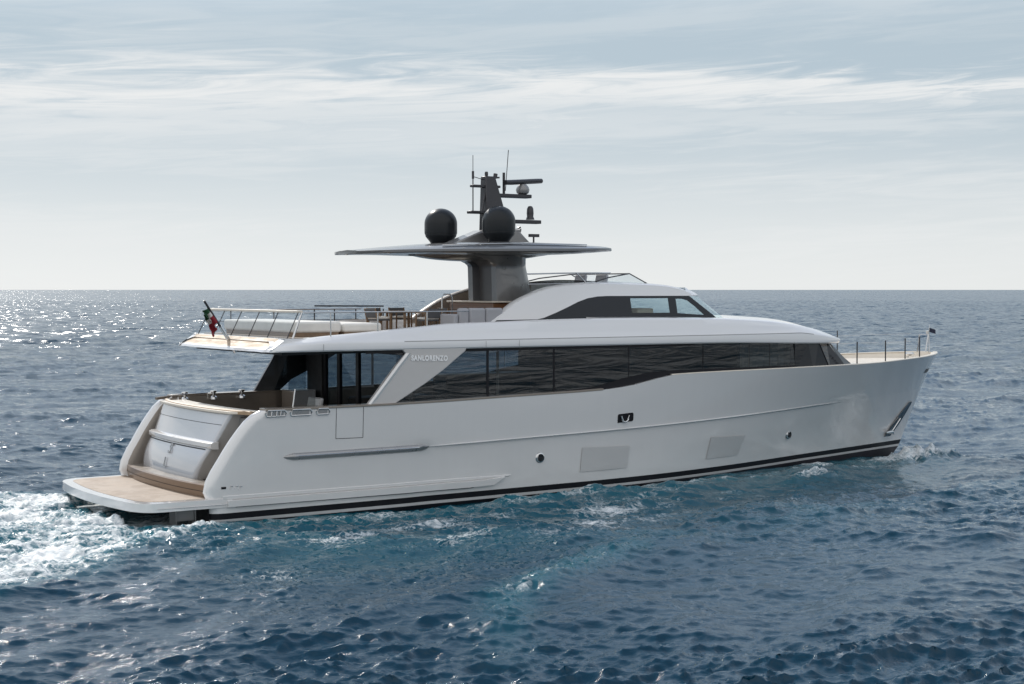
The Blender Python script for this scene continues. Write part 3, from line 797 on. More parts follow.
# ---- hardtop
htw = pch([8.3, 8.5, 9.0, 10, 12, 14.3, 16.0, 16.9, 17.3, 17.42], [.7, 1.3, 1.8, 2.25, 2.55, 2.6, 2.45, 2.1, 1.6, 1.0])
hz_e = pch([7.9, 9.5, 12, 14.5, 17, 18.5], [7.47, 7.52, 7.56, 7.60, 7.66, 7.70])
hz_t = pch([7.9, 9.5, 12, 13.5, 15, 17, 18.5], [7.50, 7.68, 7.86, 7.90, 7.88, 7.80, 7.73])
hz_b = pch([7.9, 9.5, 12, 14.5, 17, 18.5], [7.45, 7.46, 7.44, 7.46, 7.58, 7.68])
hm = MB(); rows = []
for x in [8.3, 8.35, 8.42]+list(np.linspace(8.6, 17.0, 44))+[17.1, 17.2, 17.3, 17.38, 17.42]:
    w = htw(x); ze, zt, zb = hz_e(x), hz_t(x), hz_b(x); zt = max(zt, ze+.09); zb = min(zb, ze-.05)
    q = .28*min(1, w)
    half = [(0, zb), (w*.6, zb+.005), (w-q-.1, zb+.02), (w-.04, ze-.05), (w, ze-.02), (w-.02, ze+.05), (w-q, ze+(zt-ze)*.55+.02), (w*.55, zt-.02), (0, zt)]
    row = [(x, -y, z) for y, z in half]+[(x, y, z) for y, z in half[::-1][1:-1]]
    rows.append(row)
hm.grid(rows, closed=True)
hm.add(rows[0], [tuple(range(len(rows[0])))]); hm.add(rows[-1], [tuple(range(len(rows[-1])))])
HT = hm.build('hardtop', CARBON, YACHT, smooth=40)
# keel blister under hardtop, wrapping the pylon head
rows = []
for x in np.linspace(10.6, 15.2, 24):
    t = (x-10.6)/4.6; w = .25+.95*math.sin(math.pi*min(1, t*.62+.02)); d = .20*math.sin(math.pi*min(.98, max(.02, t)))**.5
    rows.append([(x, y*w, hz_b(x)+.02-d*(1-abs(y)**3)) for y in np.linspace(-1, 1, 13)])
MB().grid(rows).build('hardtop_keel', CARBON, HT, smooth=60)
for y in (-1.4, 1.4): MB().lathe((9.0, y, 7.47), [(.001, -.02), (.06, -.02), (.07, .0)], 12).build('downlight', STEEL, HT)
# light bright trim line on the near edge
for side in (-1, 1):
    MB().tube([(x, side*(htw(x)-.29), hz_e(x)+(hz_t(x)-hz_e(x))*.55+.05) for x in np.linspace(10.5, 15.9, 20)], .018, 6).build('gutter_trim', STEEL, HT)

# ---- satellite domes
for (x, y) in ((12.25, .95), (13.25, -1.0)):
    d = MB(); prof_ = [(.001, 1.15)]+[(.54*math.sin(a), .64+.51*math.cos(a)) for a in np.linspace(.12, math.pi/2, 14)]+[(.54, .36), (.535, .32), (.522, .312), (.525, .30), (.50, .22), (.40, .10), (.33, .0), (.001, 0)]
    zb0 = hz_t(x)-.06
    d.lathe((x, y, zb0+.05), prof_, 40)
    do = d.build('satellite_dome', DOME, YACHT, smooth=40)
    MB().lathe((x, y, zb0+.0), [(.001, .1), (.33, .1), (.33, .04), (.38, .0)], 24).build('dome_base', DARKST, do)
# fairing ramp between domes
MB().prism([(11.9, 7.82), (13.1, 8.28), (14.5, 8.28), (15.0, 7.84)], -.35, .35).build('mast_fairing', GREYP, YACHT, bevel=.05)
# ---- mast
ms = MB()
def quadprism(mb, a, b, wa, wb):
    vs = [(a[0]-wa[0], a[1]-wa[1], a[2]), (a[0]+wa[0], a[1]-wa[1], a[2]), (a[0]+wa[0], a[1]+wa[1], a[2]), (a[0]-wa[0], a[1]+wa[1], a[2]),
          (b[0]-wb[0], b[1]-wb[1], b[2]), (b[0]+wb[0], b[1]-wb[1], b[2]), (b[0]+wb[0], b[1]+wb[1], b[2]), (b[0]-wb[0], b[1]+wb[1], b[2])]
    mb.add(vs, [(0, 3, 2, 1), (4, 5, 6, 7), (0, 1, 5, 4), (1, 2, 6, 5), (2, 3, 7, 6), (3, 0, 4, 7)])
quadprism(ms, (13.75, 0, 8.25), (13.48, 0, 10.05), (.46, .26), (.19, .16))
MAST = ms.build('mast', DARKST, YACHT, bevel=.03)
MB().box(13.62, 15.10, -.18, .18, 9.38, 9.50).build('radar_arm', DARKST, MAST, bevel=.02)
MB().box(13.9, 15.50, -.16, .16, 8.54, 8.66).build('lower_arm', DARKST, MAST, bevel=.02)
MB().box(12.75, 13.6, -.15, .15, 8.82, 8.91).build('aft_arm', DARKST, MAST, bevel=.02)
MB().box(12.85, 13.9, -.12, .12, 9.68, 9.76).build('spreader', DARKST, MAST, bevel=.015)
sc_ = MB().lathe((14.85, 0, 9.50), [(.001, .36), (.12, .34), (.2, .25), (.23, .15), (.2, .05), (.12, 0)], 20).build('radar_motor', GREYP, MAST)
MB().tube([(14.0, -.25, 9.86), (14.3, -.15, 9.88), (15.5, .15, 9.98), (15.75, .22, 10.0)], [.08, .085, .085, .08], 12).build('radar_scanner', DARKST, sc_)
MB().lathe((15.15, 0, 8.68), [(.001, .46), (.07, .44), (.11, .36), (.12, .2), (.11, .1), (.15, .0)], 16).build('camera_head', DARKST, MAST)
hn = MB().lathe((14.65, 0, 8.33), [(.02, -.35), (.03, -.1), (.05, 0), (.11, .06), (.12, .07)], 14, ax='x').build('horn', STEEL, MAST)
q = MB(); q.tube([(14.95, -.5, 7.82), (14.95, -.5, 8.1)], .03); q.box(14.78, 15.14, -.56, -.44, 8.08, 8.18); q.build('searchlight', DARKST, MAST)
MB().tube([(12.9, 0, 8.85), (12.9, 0, 10.15)], .02).tube([(12.9, 0, 10.1), (12.9, 0, 10.72)], .011).tube([(12.9, 0, 9.95), (12.9, 0, 10.2)], .04).build('whip_antenna', DARKST, MAST)
MB().tube([(14.1, 0, 9.45), (14.1, 0, 10.2)], .045).build('antenna_post', DARKST, MAST)
MB().tube([(14.15, -.02, 9.6), (14.25, -.05, 10.95)], .013).build('whip_antenna', DARKST, MAST)
MB().tube([(12.92, 0, 10.02), (13.25, 0, 9.95), (13.5, 0, 9.88)], .012).build('stay', DARKST, MAST)
q = MB(); q.tube([(13.75, 0, 10.0), (13.78, 0, 10.15)], .07); q.box(13.6, 13.9, -.06, .06, 10.0, 10.05); q.build('navigation_light', DARKST, MAST)
for dx in (0, .22): MB().tube([(13.18+dx, -.12, 8.9), (13.34+dx*.6, -.1, 9.7)], .03).build('mast_strut', DARKST, MAST)
MB().lathe((13.42, 0, 10.05), [(.001, .16), (.05, .15), (.06, .08), (.05, 0)], 12).build('gps_puck', DARKST, MAST)

# ---- main deck glazing
def gy(x): return bs_(min(x, 24.2))-.13 if x < 24 else None
bot_plan = [(24, 3.38), (25, 3.27), (26, 3.10), (27.2, 2.80), (28, 2.35), (28.6, 1.75), (29.05, 1.0), (29.25, .4), (29.28, 0)]
top_plan = [(24, 3.34), (24.8, 3.18), (25.5, 2.98), (26.3, 2.55), (26.95, 1.95), (27.45, 1.2), (27.7, .5), (27.75, 0.2), (27.75, 0)]
for side in (-1, 1):
    # each pane: its lower edge sits behind the bulwark, its top under the roof
    def wall(x0, x1, name, m, z0=None, off=0.0, n=8, par=YACHT):
        rows = []
        for x in np.linspace(x0, x1, n):
            y = bs_(x)-.13 if x < 21 else np.interp(x, [21, 24], [bs_(21)-.13, 3.38])
            y2 = min(y+.02, br_(x)-.12)
            y += off; y2 += off
            zb = (zs_(x)-.1) if z0 is None else z0
            rows.append([(x, side*y, zb), (x, side*y2, 4.585)])
        return MB().grid(rows).build(name, m, par, smooth=0)
    panes = [(8.0, 11.1), (11.18, 13.55), (13.62, 16.5), (16.53, 19.6), (19.63, 21.7), (21.74, 22.7), (22.73, 24.0)]
    first = None
    for k, (a, b) in enumerate(panes):
        w_ = wall(a, b, 'saloon_window', GSIDE)
    for a in (11.14, 13.58, 16.51, 19.61, 21.72, 22.71):
        hw_ = .045 if a < 12 else (.03 if a in (13.58,) else .012)
        wall(a-hw_, a+hw_, 'window_mullion', BLACK, off=.006, n=2)
    # top black header above the glazing aft and lower black sill
    rows = []
    for x in np.linspace(7.0, 24, 40):
        y = bs_(x)-.125 if x < 21 else np.interp(x, [21, 24], [bs_(21)-.125, 3.385])
        y = min(y, br_(x)-.09)
        rows.append([(x, side*(y+.006), 4.50-.0), (x, side*(y+.006), 4.60)])
    MB().grid(rows).build('window_header', BLACK, YACHT, smooth=0)
    # black pane dipping to the step of the bulwark
    rows = []
    for x in np.linspace(14.0, 24, 50):
        z1 = np.interp(x, [14, 15.2, 16.2, 17.2, 18.4, 24], [3.2, 3.28, 3.50, 3.66, 3.72, 3.72])
        y = (bs_(x)-.12) if x < 21 else np.interp(x, [21, 24], [bs_(21)-.12, 3.39])
        rows.append([(x, side*y, zs_(x)-.12), (x, side*(y+.003), z1)])
    MB().grid(rows).build('window_lower_frit', BLACK, YACHT, smooth=0)
b2 = both(bot_plan); t2 = both(top_plan)
for i in range(len(b2)-1):
    MB().add([(*b2[i], 3.42), (*b2[i+1], 3.42), (*t2[i+1], 4.50), (*t2[i], 4.50)], [(0, 1, 2, 3)]).build('front_window', GDARK, YACHT, smooth=0)
for i in (2, 5, 8, 11, 14):
    if i < len(b2): MB().tube([(*b2[i], 3.42), (*t2[i], 4.50)], .025, 6).build('window_mullion', BLACK, YACHT)
# interior: bulkheads, furniture, curtains
rbox(16.8, 16.9, -3.2, 3.2, 2.0, 4.5, 'galley_bulkhead', INTW, YACHT, .01)
rbox(21.6, 21.7, -3.1, 3.1, 2.2, 4.5, 'cabin_bulkhead', INTW, YACHT, .01)
MB().grid([[(11.95+.03*math.sin(k*1.3), -2.9-.07*(k % 2), z) for z in (2.4, 4.45)] for k in range(7)]).build('curtain', CURT, YACHT)
MB().grid([[(21.9+k*.16, -2.75-.06*(k % 2), z) for z in (3.4, 4.45)] for k in range(16)]).build('curtain', CURT, YACHT)
MB().grid([[(25.0+k*.16, -2.45+k*.05-.06*(k % 2), z) for z in (3.45, 4.40)] for k in range(9)]).build('curtain', CURT, YACHT)
rbox(9.2, 12.0, .6, 1.8, 2.0, 2.9, 'saloon_sofa', INTW, YACHT, .1)
rbox(9.6, 11.6, -1.6, -.4, 2.0, 2.75, 'saloon_table', INTW, YACHT, .05)
rbox(13.2, 16.7, 2.2, 3.1, 2.0, 3.45, 'galley_counter', INTW, YACHT, .03)
rbox(26.4, 26.5, -2.2, 2.2, 3.4, 4.35, 'forward_bulkhead', SIDEG_, YACHT, .01)
# style pillar (starboard with lettering, port mirrored)
pp = [(7.0, 3.04), (7.9, 3.04), (8.9, 3.58), (9.55, 3.98), (10.3, 4.52), (10.35, 4.62), (8.15, 4.62), (8.28, 4.48), (7.95, 4.15), (7.5, 3.62)]
for side in (-1, 1):
    pl = MB(); pl.prism(pp if side < 0 else [(6.72, 3.0), (7.62, 3.0), (8.1, 3.4), (9.2, 3.9), (10.3, 4.52), (10.35, 4.62), (7.5, 4.62), (7.62, 4.48), (7.4, 4.05), (7.05, 3.5)], side*.0, side*-.14, fy=lambda x, z: side*(3.72-.0*z))
    po = pl.build('side_pillar', mat('pillar_grey', (.56, .545, .535), .34, .2, .5, .01) if side < 0 else CARBON, YACHT, bevel=.02)
    if side < 0:
        # chamfer along the aft edge
        rows = [[(7.0, -3.725, 3.05), (7.07, -3.765, 3.05)], [(7.5, -3.725, 3.62), (7.57, -3.765, 3.62)], [(7.95, -3.725, 4.15), (8.03, -3.765, 4.15)], [(8.26, -3.725, 4.5), (8.35, -3.765, 4.5)]]
        rows = [r_+[(r_[1][0]+.1, -3.722, r_[1][2]-.02)] for r_ in rows]
        MB().grid(rows).build('pillar_edge', HULL, po, smooth=30)
        lo_ = text_obj('SANLORENZO', .20, TXT_, 'lettering', po, Matrix.Identity(4), .005, .0095, 1.16)
        vx = [v.co.x for v in lo_.data.vertices]; kx_ = 1.24/(max(vx)-min(vx)); vy = [v.co.y for v in lo_.data.vertices]; ky_ = .165/(max(vy)-min(vy))
        lo_.data.transform(frame_from((9.05, -3.74, 4.33), (1, 0, -.03), (0, 0, 1)) @ Matrix.Diagonal((kx_, ky_, 1, 1)))
# aft bulkhead of the saloon: sliding glass doors with black frames
xb = 8.65
glz = MB(); glz.add([(xb, -3.5, 2.0), (xb, 2.2, 2.0), (xb, 2.2, 4.5), (xb, -3.5, 4.5)], [(0, 1, 2, 3)])
dg_ = glz.build('saloon_door', GCOCK, YACHT, smooth=0)
for y in (2.2, 1.22, -.05, -3.4): MB().box(xb-.05, xb+.05, y-.09, y+.09, 2.0, 4.52).build('door_frame', BLACK, dg_)
MB().box(xb-.04, xb+.06, -3.55, 3.55, 4.40, 4.53).build('door_header', BLACK, dg_)
rbox(8.55, 8.8, 2.3, 3.35, 2.0, 4.52, 'aft_bulkhead', INTW, YACHT, .02)
# port wing screen glass between pillars
MB().add([(7.4, 3.55, 2.9), (8.6, 3.55, 2.9), (8.6, 3.55, 4.5), (8.1, 3.55, 4.5)], [(0, 1, 2, 3)]).build('side_screen', GCOCK, YACHT, smooth=0)
# cockpit: glazed gate, sofas
MB().add([(4.75, -3.2, 2.1), (5.6, -3.2, 2.1), (5.6, -3.2, 3.52), (4.95, -3.2, 3.52)], [(0, 1, 2, 3)]).build('cockpit_screen', glass('screen_glass', (.55, .57, .56), 1.0, .05, .35), YACHT, smooth=0)
MB().tube([(4.75, -3.2, 2.1), (4.97, -3.2, 3.54)], .02).build('screen_post', STEEL, YACHT)
rbox(4.2, 5.2, -1.8, 2.4, 2.0, 2.6, 'cockpit_sofa', TAUPE, YACHT, .06)
rbox(7.6, 8.4, 2.4, 3.3, 2.0, 3.1, 'wet_bar', TAUPE, YACHT, .03)

# ---- bow rails
for side in (-1, 1):
    for x, hgt in ((27.4, .82), (29.2, .80), (30.6, .80), (31.8 if side < 0 else 31.5, .80 if side < 0 else .95)):
        u = x; z = zs_(u); b = bs_(u)-.10
        MB().tube([(x, side*b, z), (x, side*b, z+hgt)], .024, 6).build('bow_stanchion', DARKST, YACHT)
    lr = MB()
    lr.tube([(x, side*(bs_(x)-.10), zs_(x)+.74) for x in np.linspace(28.1, 34.2, 14)], .006, 5)
    lr.tube([(x, side*(bs_(x)-.10), zs_(x)+.42) for x in np.linspace(28.1, 34.2, 14)], .006, 5)
    lr.build('life_line', STEEL, YACHT)
q = MB(); q.tube([(34.2, -.3, 3.84), (34.25, -.25, 4.55), (34.25, .25, 4.55), (34.2, .3, 3.84)], .03); q.tube([(34.35, 0, 3.84), (34.5, 0, 4.7)], .025)
q.build('bow_pulpit', STEEL, YACHT)
MB().lathe((34.45, 0, 4.55), [(.001, .16), (.06, .14), (.07, .05), (.05, 0), (.001, 0)], 12).build('bow_light', FWHITE, YACHT)
MB().lathe((33.4, 0, 3.45), [(.001, .4), (.16, .4), (.18, .34), (.1, .26), (.1, .1), (.2, 0)], 16).build('windlass', STEEL, YACHT)

#======================================================================== movable things aboard
# jack at the bow
jk = thing('flag', 'small dark flag fluttering from the rail at the tip of the bow', 'flag', (34.5, 0, 4.6))
MB().tube([(34.5, 0, 4.35), (34.55, 0, 4.95)], .012, 6).build('pole', STEEL, jk)
rows = []
for i, t in enumerate(np.linspace(0, 1, 8)):
    rows.append([(34.54+.20*t, -.18*t+.04*math.sin(t*7), 4.66-.12*t+.17*s_) for s_ in (0, .5, 1)])
MB().grid(rows).build('cloth', mat('flag_navy', (.02, .025, .05), .8), jk)
# ensign
en = thing('flag', 'green white and red flag hanging limp from its leaning pole at the stern', 'flag', (4.6, 0, 4.6))
MB().tube([(4.58, 0, 4.50), (4.35, 0, 4.85), (4.08, 0, 5.26)], [.085, .06, .045], 10).build('pole', STEEL, en)
MB().tube([(4.08, 0, 5.26), (3.58, 0, 6.02)], .036, 8).build('pole', DARKST, en)
rows = []
A = Vector((3.68, 0, 5.86)); Bq = Vector((3.98, 0, 5.40))
NC = 22
for i in range(17):
    t = i/16                              # along the hoist
    base = A.lerp(Bq, t)
    row = []
    for j in range(NC):
        s_ = j/(NC-1)                     # along the fly, falling straight down
        drop = s_*(.30+.24*t)
        fx = -.05*s_+.06*math.sin(s_*9+t*3)*(.3+s_)-.12*s_*(1-s_)+.06*s_*t
        fyy = .11*math.sin(s_*15+t*4)*(.25+s_)-.03*s_
        row.append((base.x+fx*.9-.10*s_, base.y+fyy-.03, base.z-drop*.9+.03*math.sin(t*20)*s_))
    rows.append(row)
MB().grid(rows, mf=lambda i, j: 0 if i < 4 else (1 if i < 8 else 2)).build('cloth', [GREEN, FWHITE, RED], en, smooth=80)

# sun pads on the aft flybridge
def pad(x0, x1, y0, y1, label, name='sun_pad', zt=5.36):
    t = thing(name, label, 'sun pad', ((x0+x1)/2, (y0+y1)/2, 4.985), 'white sun pads on the aft upper deck')
    MB().box(x0+.06, x1-.06, y0+.06, y1-.06, 4.986, 5.10).build('base', CHAIRW, t, bevel=.01)
    o = MB().box(x0, x1, y0, y1, 5.10, zt-.02).build('cushion', CUSH, t, bevel=.07, seg=4)
    return t
pad(5.3, 6.8, -2.5, 2.6, 'wide white sun pad just inside the glass balustrade at the stern', zt=5.44)
pad(6.86, 8.15, -2.5, 1.6, 'white sun pad forward of the wide one, beside the deck chairs', zt=5.38)
# grey sofa starboard of the bar
sf_ = thing('sofa', 'pale grey sofa along the near side of the upper deck by the bar', 'sofa', (11.3, -2.6, 4.985))
rbox(10.75, 12.3, -2.5, -1.7, 4.99, 5.38, 'seat', GCUSH, sf_, .06)
for a, b in ((10.8, 11.15), (11.17, 11.75), (11.77, 12.4)):
    mb = MB().box(a, b, -2.58, -2.38, 5.2, 5.78).build('back_cushion', GCUSH, sf_, bevel=.07, seg=4)
rbox(10.62, 10.78, -2.55, -1.7, 4.99, 5.6, 'armrest', GCUSH, sf_, .05)
# pillows/rail near the bar: inverted U handrail for the stair
st_ = thing('stair_handrail', 'thin hooped steel handrail standing beside the grey sofa on the upper deck', 'handrail', (10.9, -1.0, 4.985))
MB().tube([(11.0, -1.2, 4.99), (11.0, -1.2, 6.10), (11.07, -1.2, 6.20), (11.3, -1.2, 6.20), (11.37, -1.2, 6.10), (11.37, -1.2, 4.99)], .02).build('hoop', STEEL, st_)

def make_chair(label):
    t = thing('deck_chair', label, 'chair', (0, 0, 0), 'dark sling chairs around the upper deck table')
    fr_ = [(-.26, -.27), (-.26, .27), (.26, -.27), (.26, .27)]
    for x, y in fr_:
        top = .64 if x > 0 else .60
        MB().box(x-.022, x+.022, y-.022, y+.022, 0, top).build('leg', CHAIRW, t, bevel=.006)
    for y in (-.27, .27): MB().box(-.32, .32, y-.03, y+.03, .62, .655).build('armrest', CHAIRW, t, bevel=.01)
    MB().box(-.26, .28, -.26, .26, .38, .43).build('seat', SLING, t, bevel=.015)
    MB().box(-.27, .29, -.25, .25, .43, .50).build('seat_cushion', CUSH, t, bevel=.03)
    bk = MB(); m = rotY(R(-14)); bk.box(-.30, -.26, -.25, .25, .48, .77, rot=m, c=(-.28, 0, .45)); bk.build('backrest', SLING, t, bevel=.012)
    for y in (-.27, .27):
        b = MB(); b.box(-.30, -.26, y-.02, y+.02, .42, .78, rot=m, c=(-.28, 0, .45)); b.build('back_post', CHAIRW, t, bevel=.006)
    return t
def copy_tree(o, parent=None):
    c = o.copy(); COL.objects.link(c)
    if parent is not None: c.parent = parent
    for ch in list(o.children): copy_tree(ch, c)
    return c
ch0 = make_chair('dark sling deck chair nearest the white sun pads, seen from its side')
spots = [(9.6, .35, 10, None), (10.55, -1.1, 95, 'dark sling deck chair with its back to the near rail, left of the grey sofa'),
         (11.55, .2, 185, 'dark sling deck chair on the bar side of the table, facing the stern'),
         (10.3, 1.55, -80, 'dark sling deck chair on the far side of the table, half hidden by the others'),
         (11.1, 1.6, -95, 'dark sling deck chair on the far side of the table, closest to the bar')]
for i, (x, y, a, lab) in enumerate(spots):
    c = ch0 if i == 0 else copy_tree(ch0)
    c.location = (x, y, 4.985); c.rotation_euler = (0, 0, R(a))
    if lab: c['label'] = lab
tbl = thing('deck_table', 'wooden table between the dark deck chairs on the upper deck', 'table', (10.3, .3, 4.985))
rbox(10.1, 11.1, -.35, 1.0, 5.66-.05, 5.66, 'tabletop', CHAIRW, tbl, .01)
for x in (10.2, 11.0):
    for y in (-.25, .9): MB().box(x-.03, x+.03, y-.03, y+.03, 4.986, 5.61).build('leg', CHAIRW, tbl)
# cockpit armchair seen over the bulwark
ac = thing('armchair', 'grey armchair in the shaded cockpit below the pillar', 'chair', (6.2, -2.6, 2.0))
rbox(5.8, 6.6, -3.0, -2.2, 2.0, 2.45, 'seat', GCUSH, ac, .06)
mb = MB(); mb.box(5.78, 5.92, -3.0, -2.2, 2.4, 3.25, rot=rotY(R(10))); mb.build('backrest', GREYP, ac, bevel=.05)
mb = MB(); mb.box(5.85, 6.7, -3.06, -2.96, 2.4, 2.75); mb.build('armrest', GREYP, ac, bevel=.04)

#======================================================================== SEA
def ocean_tile(N_, L, wdir, spread, lam_min, lam_max, rms, seed, slope=-3.6):
    g = np.random.default_rng(seed)
    k1 = np.fft.fftfreq(N_, L/N_)*2*np.pi
    kx, ky = np.meshgrid(k1, k1, indexing='ij'); k = np.hypot(kx, ky); k[0, 0] = 1
    ca = (kx*math.cos(wdir)+ky*math.sin(wdir))/k
    D = np.maximum(ca, 0)**spread+.06*np.abs(ca)**2+.015
    S = k**slope*D*np.exp(-(2*np.pi/lam_max/k)**4)*np.exp(-(k*lam_min/(2*np.pi))**2); S[0, 0] = 0
    h = np.fft.fft2(g.standard_normal((N_, N_)))*np.sqrt(S)
    z = np.fft.ifft2(h).real; f = rms/z.std()
    dx = np.fft.ifft2(-1j*kx/k*h).real*f; dy = np.fft.ifft2(-1j*ky/k*h).real*f
    return z*f, dx, dy
def samp(T, L, X, Y, ang):
    c, s = math.cos(ang), math.sin(ang); a = (X*c+Y*s)/L; b = (-X*s+Y*c)/L
    n = T.shape[0]; fx = (a % 1)*n; fy = (b % 1)*n; i = fx.astype(int) % n; j = fy.astype(int) % n
    u = fx-np.floor(fx); v = fy-np.floor(fy); i2 = (i+1) % n; j2 = (j+1) % n
    return T[i, j]*(1-u)*(1-v)+T[i2, j]*u*(1-v)+T[i, j2]*(1-u)*v+T[i2, j2]*u*v
CX, CY = -14.5, -43.7
rr_ = [0.5, 3, 6, 9, 11]
r = 12.0
while r < 28000:
    rr_.append(r)
    r += max(.055, .0022*r) if r < 70 else .0034*r if r < 160 else .0042*r if r < 900 else .012*r
rr_ = np.array(rr_)
az0 = math.pi/2-HEAD
dense = np.arange(-27, 27.001, .085)
az_ = np.concatenate([np.arange(-180, -30, 6), [-28.5, -27.5], dense, [27.5, 28.5], np.arange(30, 180, 6)])
A_ = az0+np.radians(az_)
RR, AA = np.meshgrid(rr_, A_, indexing='ij')
X = CX+RR*np.cos(AA); Y = CY+RR*np.sin(AA)
WD = math.radians(-100)
z1, dx1, dy1 = ocean_tile(1024, 67.0, WD, 5, .11, 2.2, .044, 1, -2.75)
z2, dx2, dy2 = ocean_tile(512, 173.0, WD+.35, 7, 1.3, 12.0, .095, 2, -3.6)
z3, dx3, dy3 = ocean_tile(256, 611.0, WD-.5, 4, 12, 60.0, .10, 3, -3.6)
f1 = 1/(1+(RR/260)**2)
# patches of calmer and rougher water
gust = samp(z3, 611, X*2.3, Y*2.3, .7)/.10
f1 = f1*np.clip(.86+.22*gust, .5, 1.3)
Z = samp(z1, 67, X, Y, 0)*f1+samp(z2, 173, X, Y, 0)+samp(z3, 611, X, Y, 0)
DX = samp(dx1, 67, X, Y, 0)*f1+samp(dx2, 173, X, Y, 0)
DY = samp(dy1, 67, X, Y, 0)*f1+samp(dy2, 173, X, Y, 0)
# --- distances to the boat
ax_ = np.clip(X, 0, 33)
bwl = bw_(np.where(ax_ < 15, ax_, 15+(ax_-15)*19.8/17.7))
dside = -Y-bwl                     # distance off the starboard side
G = lambda q, s: np.exp(-(q/s)**2)
n_a = samp(z1, 67, X*1.7, Y*1.7, .9)/.044; n_b = samp(z1, 67, X*.45+9, Y*.45, .4)/.044
n_c = samp(z2, 173, X*1.1+31, Y*1.1, 1.1)/.095
# foam fields (0..1.4)
foam = np.zeros_like(X)
# stern wash: bounded by a line going aft and outwards to starboard
sx_ = -X+1.6
edgeS = -6.7+.86*np.clip(X, -45, 4)-.35*n_c           # starboard limit (y)
edgeP = 3.6+.30*np.clip(sx_, 0, 60)
sx_ = -X+4.0
edgeP = 3.9+.16*np.clip(sx_, 0, 60)
inside = sst(-.8, 1.0, Y-edgeS)*sst(-.6, .9, edgeP-Y)*sst(-.5, 3.0, sx_)
dens = .50*np.exp(-np.clip(sx_-10, 0, 99)/26)+.05*n_c-.20*sst(-2.5, 2.5, X)*sst(-3.3, -4.2, Y)
foam = np.maximum(foam, inside*(dens+.10*n_b))
# breaking lip along the starboard limit of the wash
lipf = G(Y-edgeS-.7, .9)*sst(-1, 1.5, sx_)*np.exp(-sx_.clip(0)/14)
foam = np.maximum(foam, lipf*(.66+.08*n_b))
# lacy foam fan off the starboard quarter
lace = sst(-4, 3, X)*sst(30, 12, X)*sst(-1.0, 2.0, dside)*sst(13.5, 6, dside)
foam = np.maximum(foam, lace*(.30+.06*n_b+.06*n_c))
# streaks hugging the hull and bow wave
hug = sst(1.5, 4, X)*sst(33.5, 31, X)*G(dside-.9, 1.1)
foam = np.maximum(foam, .27*sst(-5, 0, X)*sst(9, 4, X)*sst(-17, -13, Y)*sst(-3, -6, Y)*(1+.35*n_c))
foam = np.maximum(foam, hug*(.33+.10*n_b))
bow = G(np.hypot((X-31.3)/2.2, (Y+1.7)/.9), 1.0)+.8*G(np.hypot((X-23.3)/1.3, (Y+5.0)/.55), 1.0)+.6*G(np.hypot((X-27.5)/2.5, (Y+3.2)/.5), 1)+1.1*G(np.hypot((X-33.2)/.9, (Y-.2)/.8), 1.0)
foam = np.maximum(foam, bow*.74)
# diverging crest: a curved ridge through these water points
cp = np.array([(10.2, -12.2), (8.4, -14.3), (5.0, -16.1), (3.0, -17.3), (1.8, -18.8), (.2, -21.5)])
dmin = np.full_like(X, 9.); tmin = np.zeros_like(X)
near = (X > -4) & (X < 16) & (Y < -6) & (Y > -27)
xq, yq = X[near], Y[near]; dm = np.full_like(xq, 99.); tm = np.zeros_like(xq); sg = np.zeros_like(xq)
for i in range(len(cp)-1):
    a, b = cp[i], cp[i+1]; ab = b-a; L2 = ab@ab
    t = np.clip(((xq-a[0])*ab[0]+(yq-a[1])*ab[1])/L2, 0, 1)
    d = np.hypot(xq-a[0]-t*ab[0], yq-a[1]-t*ab[1])
    side_ = np.sign((xq-a[0])*ab[1]-(yq-a[1])*ab[0])
    u_ = d < dm; dm[u_] = d[u_]; tm[u_] = (i+t[u_])/(len(cp)-1); sg[u_] = side_[u_]
crest = np.zeros_like(X); crest[near] = np.exp(-(dm/.55)**2)*np.sin(np.pi*np.clip(tm, .03, .97))**.7
crw = np.zeros_like(X); crw[near] = np.exp(-(dm/1.5)**2)*np.sin(np.pi*np.clip(tm, .03, .97))**.7
foam = np.maximum(foam, crest*(.29+.10*n_a))
# a smaller breaking crest close to the camera, right
c2 = G((Y+24.9-.22*(X-5.5)+.25*n_c)/.22, 1)*sst(3.2, 4.2, X)*sst(8.0, 6.6, X)
foam = np.maximum(foam, c2*(.24+.12*n_a))
Z += .09*G((Y+24.7-.22*(X-5.5))/.9, 1)*sst(2, 5, X)*sst(10, 7, X)
# heights
wash = inside*np.exp(-np.clip(sx_-6, 0, 99)/18)
tur = samp(z1, 67, X*2.4, Y*2.4, 2.0)/.044
Z += wash*(.012*tur+.018*n_a+.03*n_b+.05)+lipf*(.13+.012*tur)
Z += .30*crw*(1+.2*n_c)+.03*crest*n_a
Z += (.42*G(np.hypot((X-32.3)/2.2, (Y+1.6)/.9), 1)+.22*G(np.hypot((X-23.3)/1.4, (Y+4.9)/.7), 1))*(1+.25*n_a)
damp = sst(-2, 2, X)*sst(33, 30, X)*sst(1.8, .2, dside)*(dside > -1)
Z = Z*(1-.65*damp)-.07*damp*sst(24, 12, X)
Z += .05*hug*n_b
# stern waves running parallel to the edge of the wash
dl = (edgeS-Y)*.76
Z += .055*np.cos(2*np.pi*(dl+.25*n_c)/2.9)*sst(.3, 2, dl)*np.exp(-np.clip(dl, 0, 99)/7)*sst(9, 3, X)
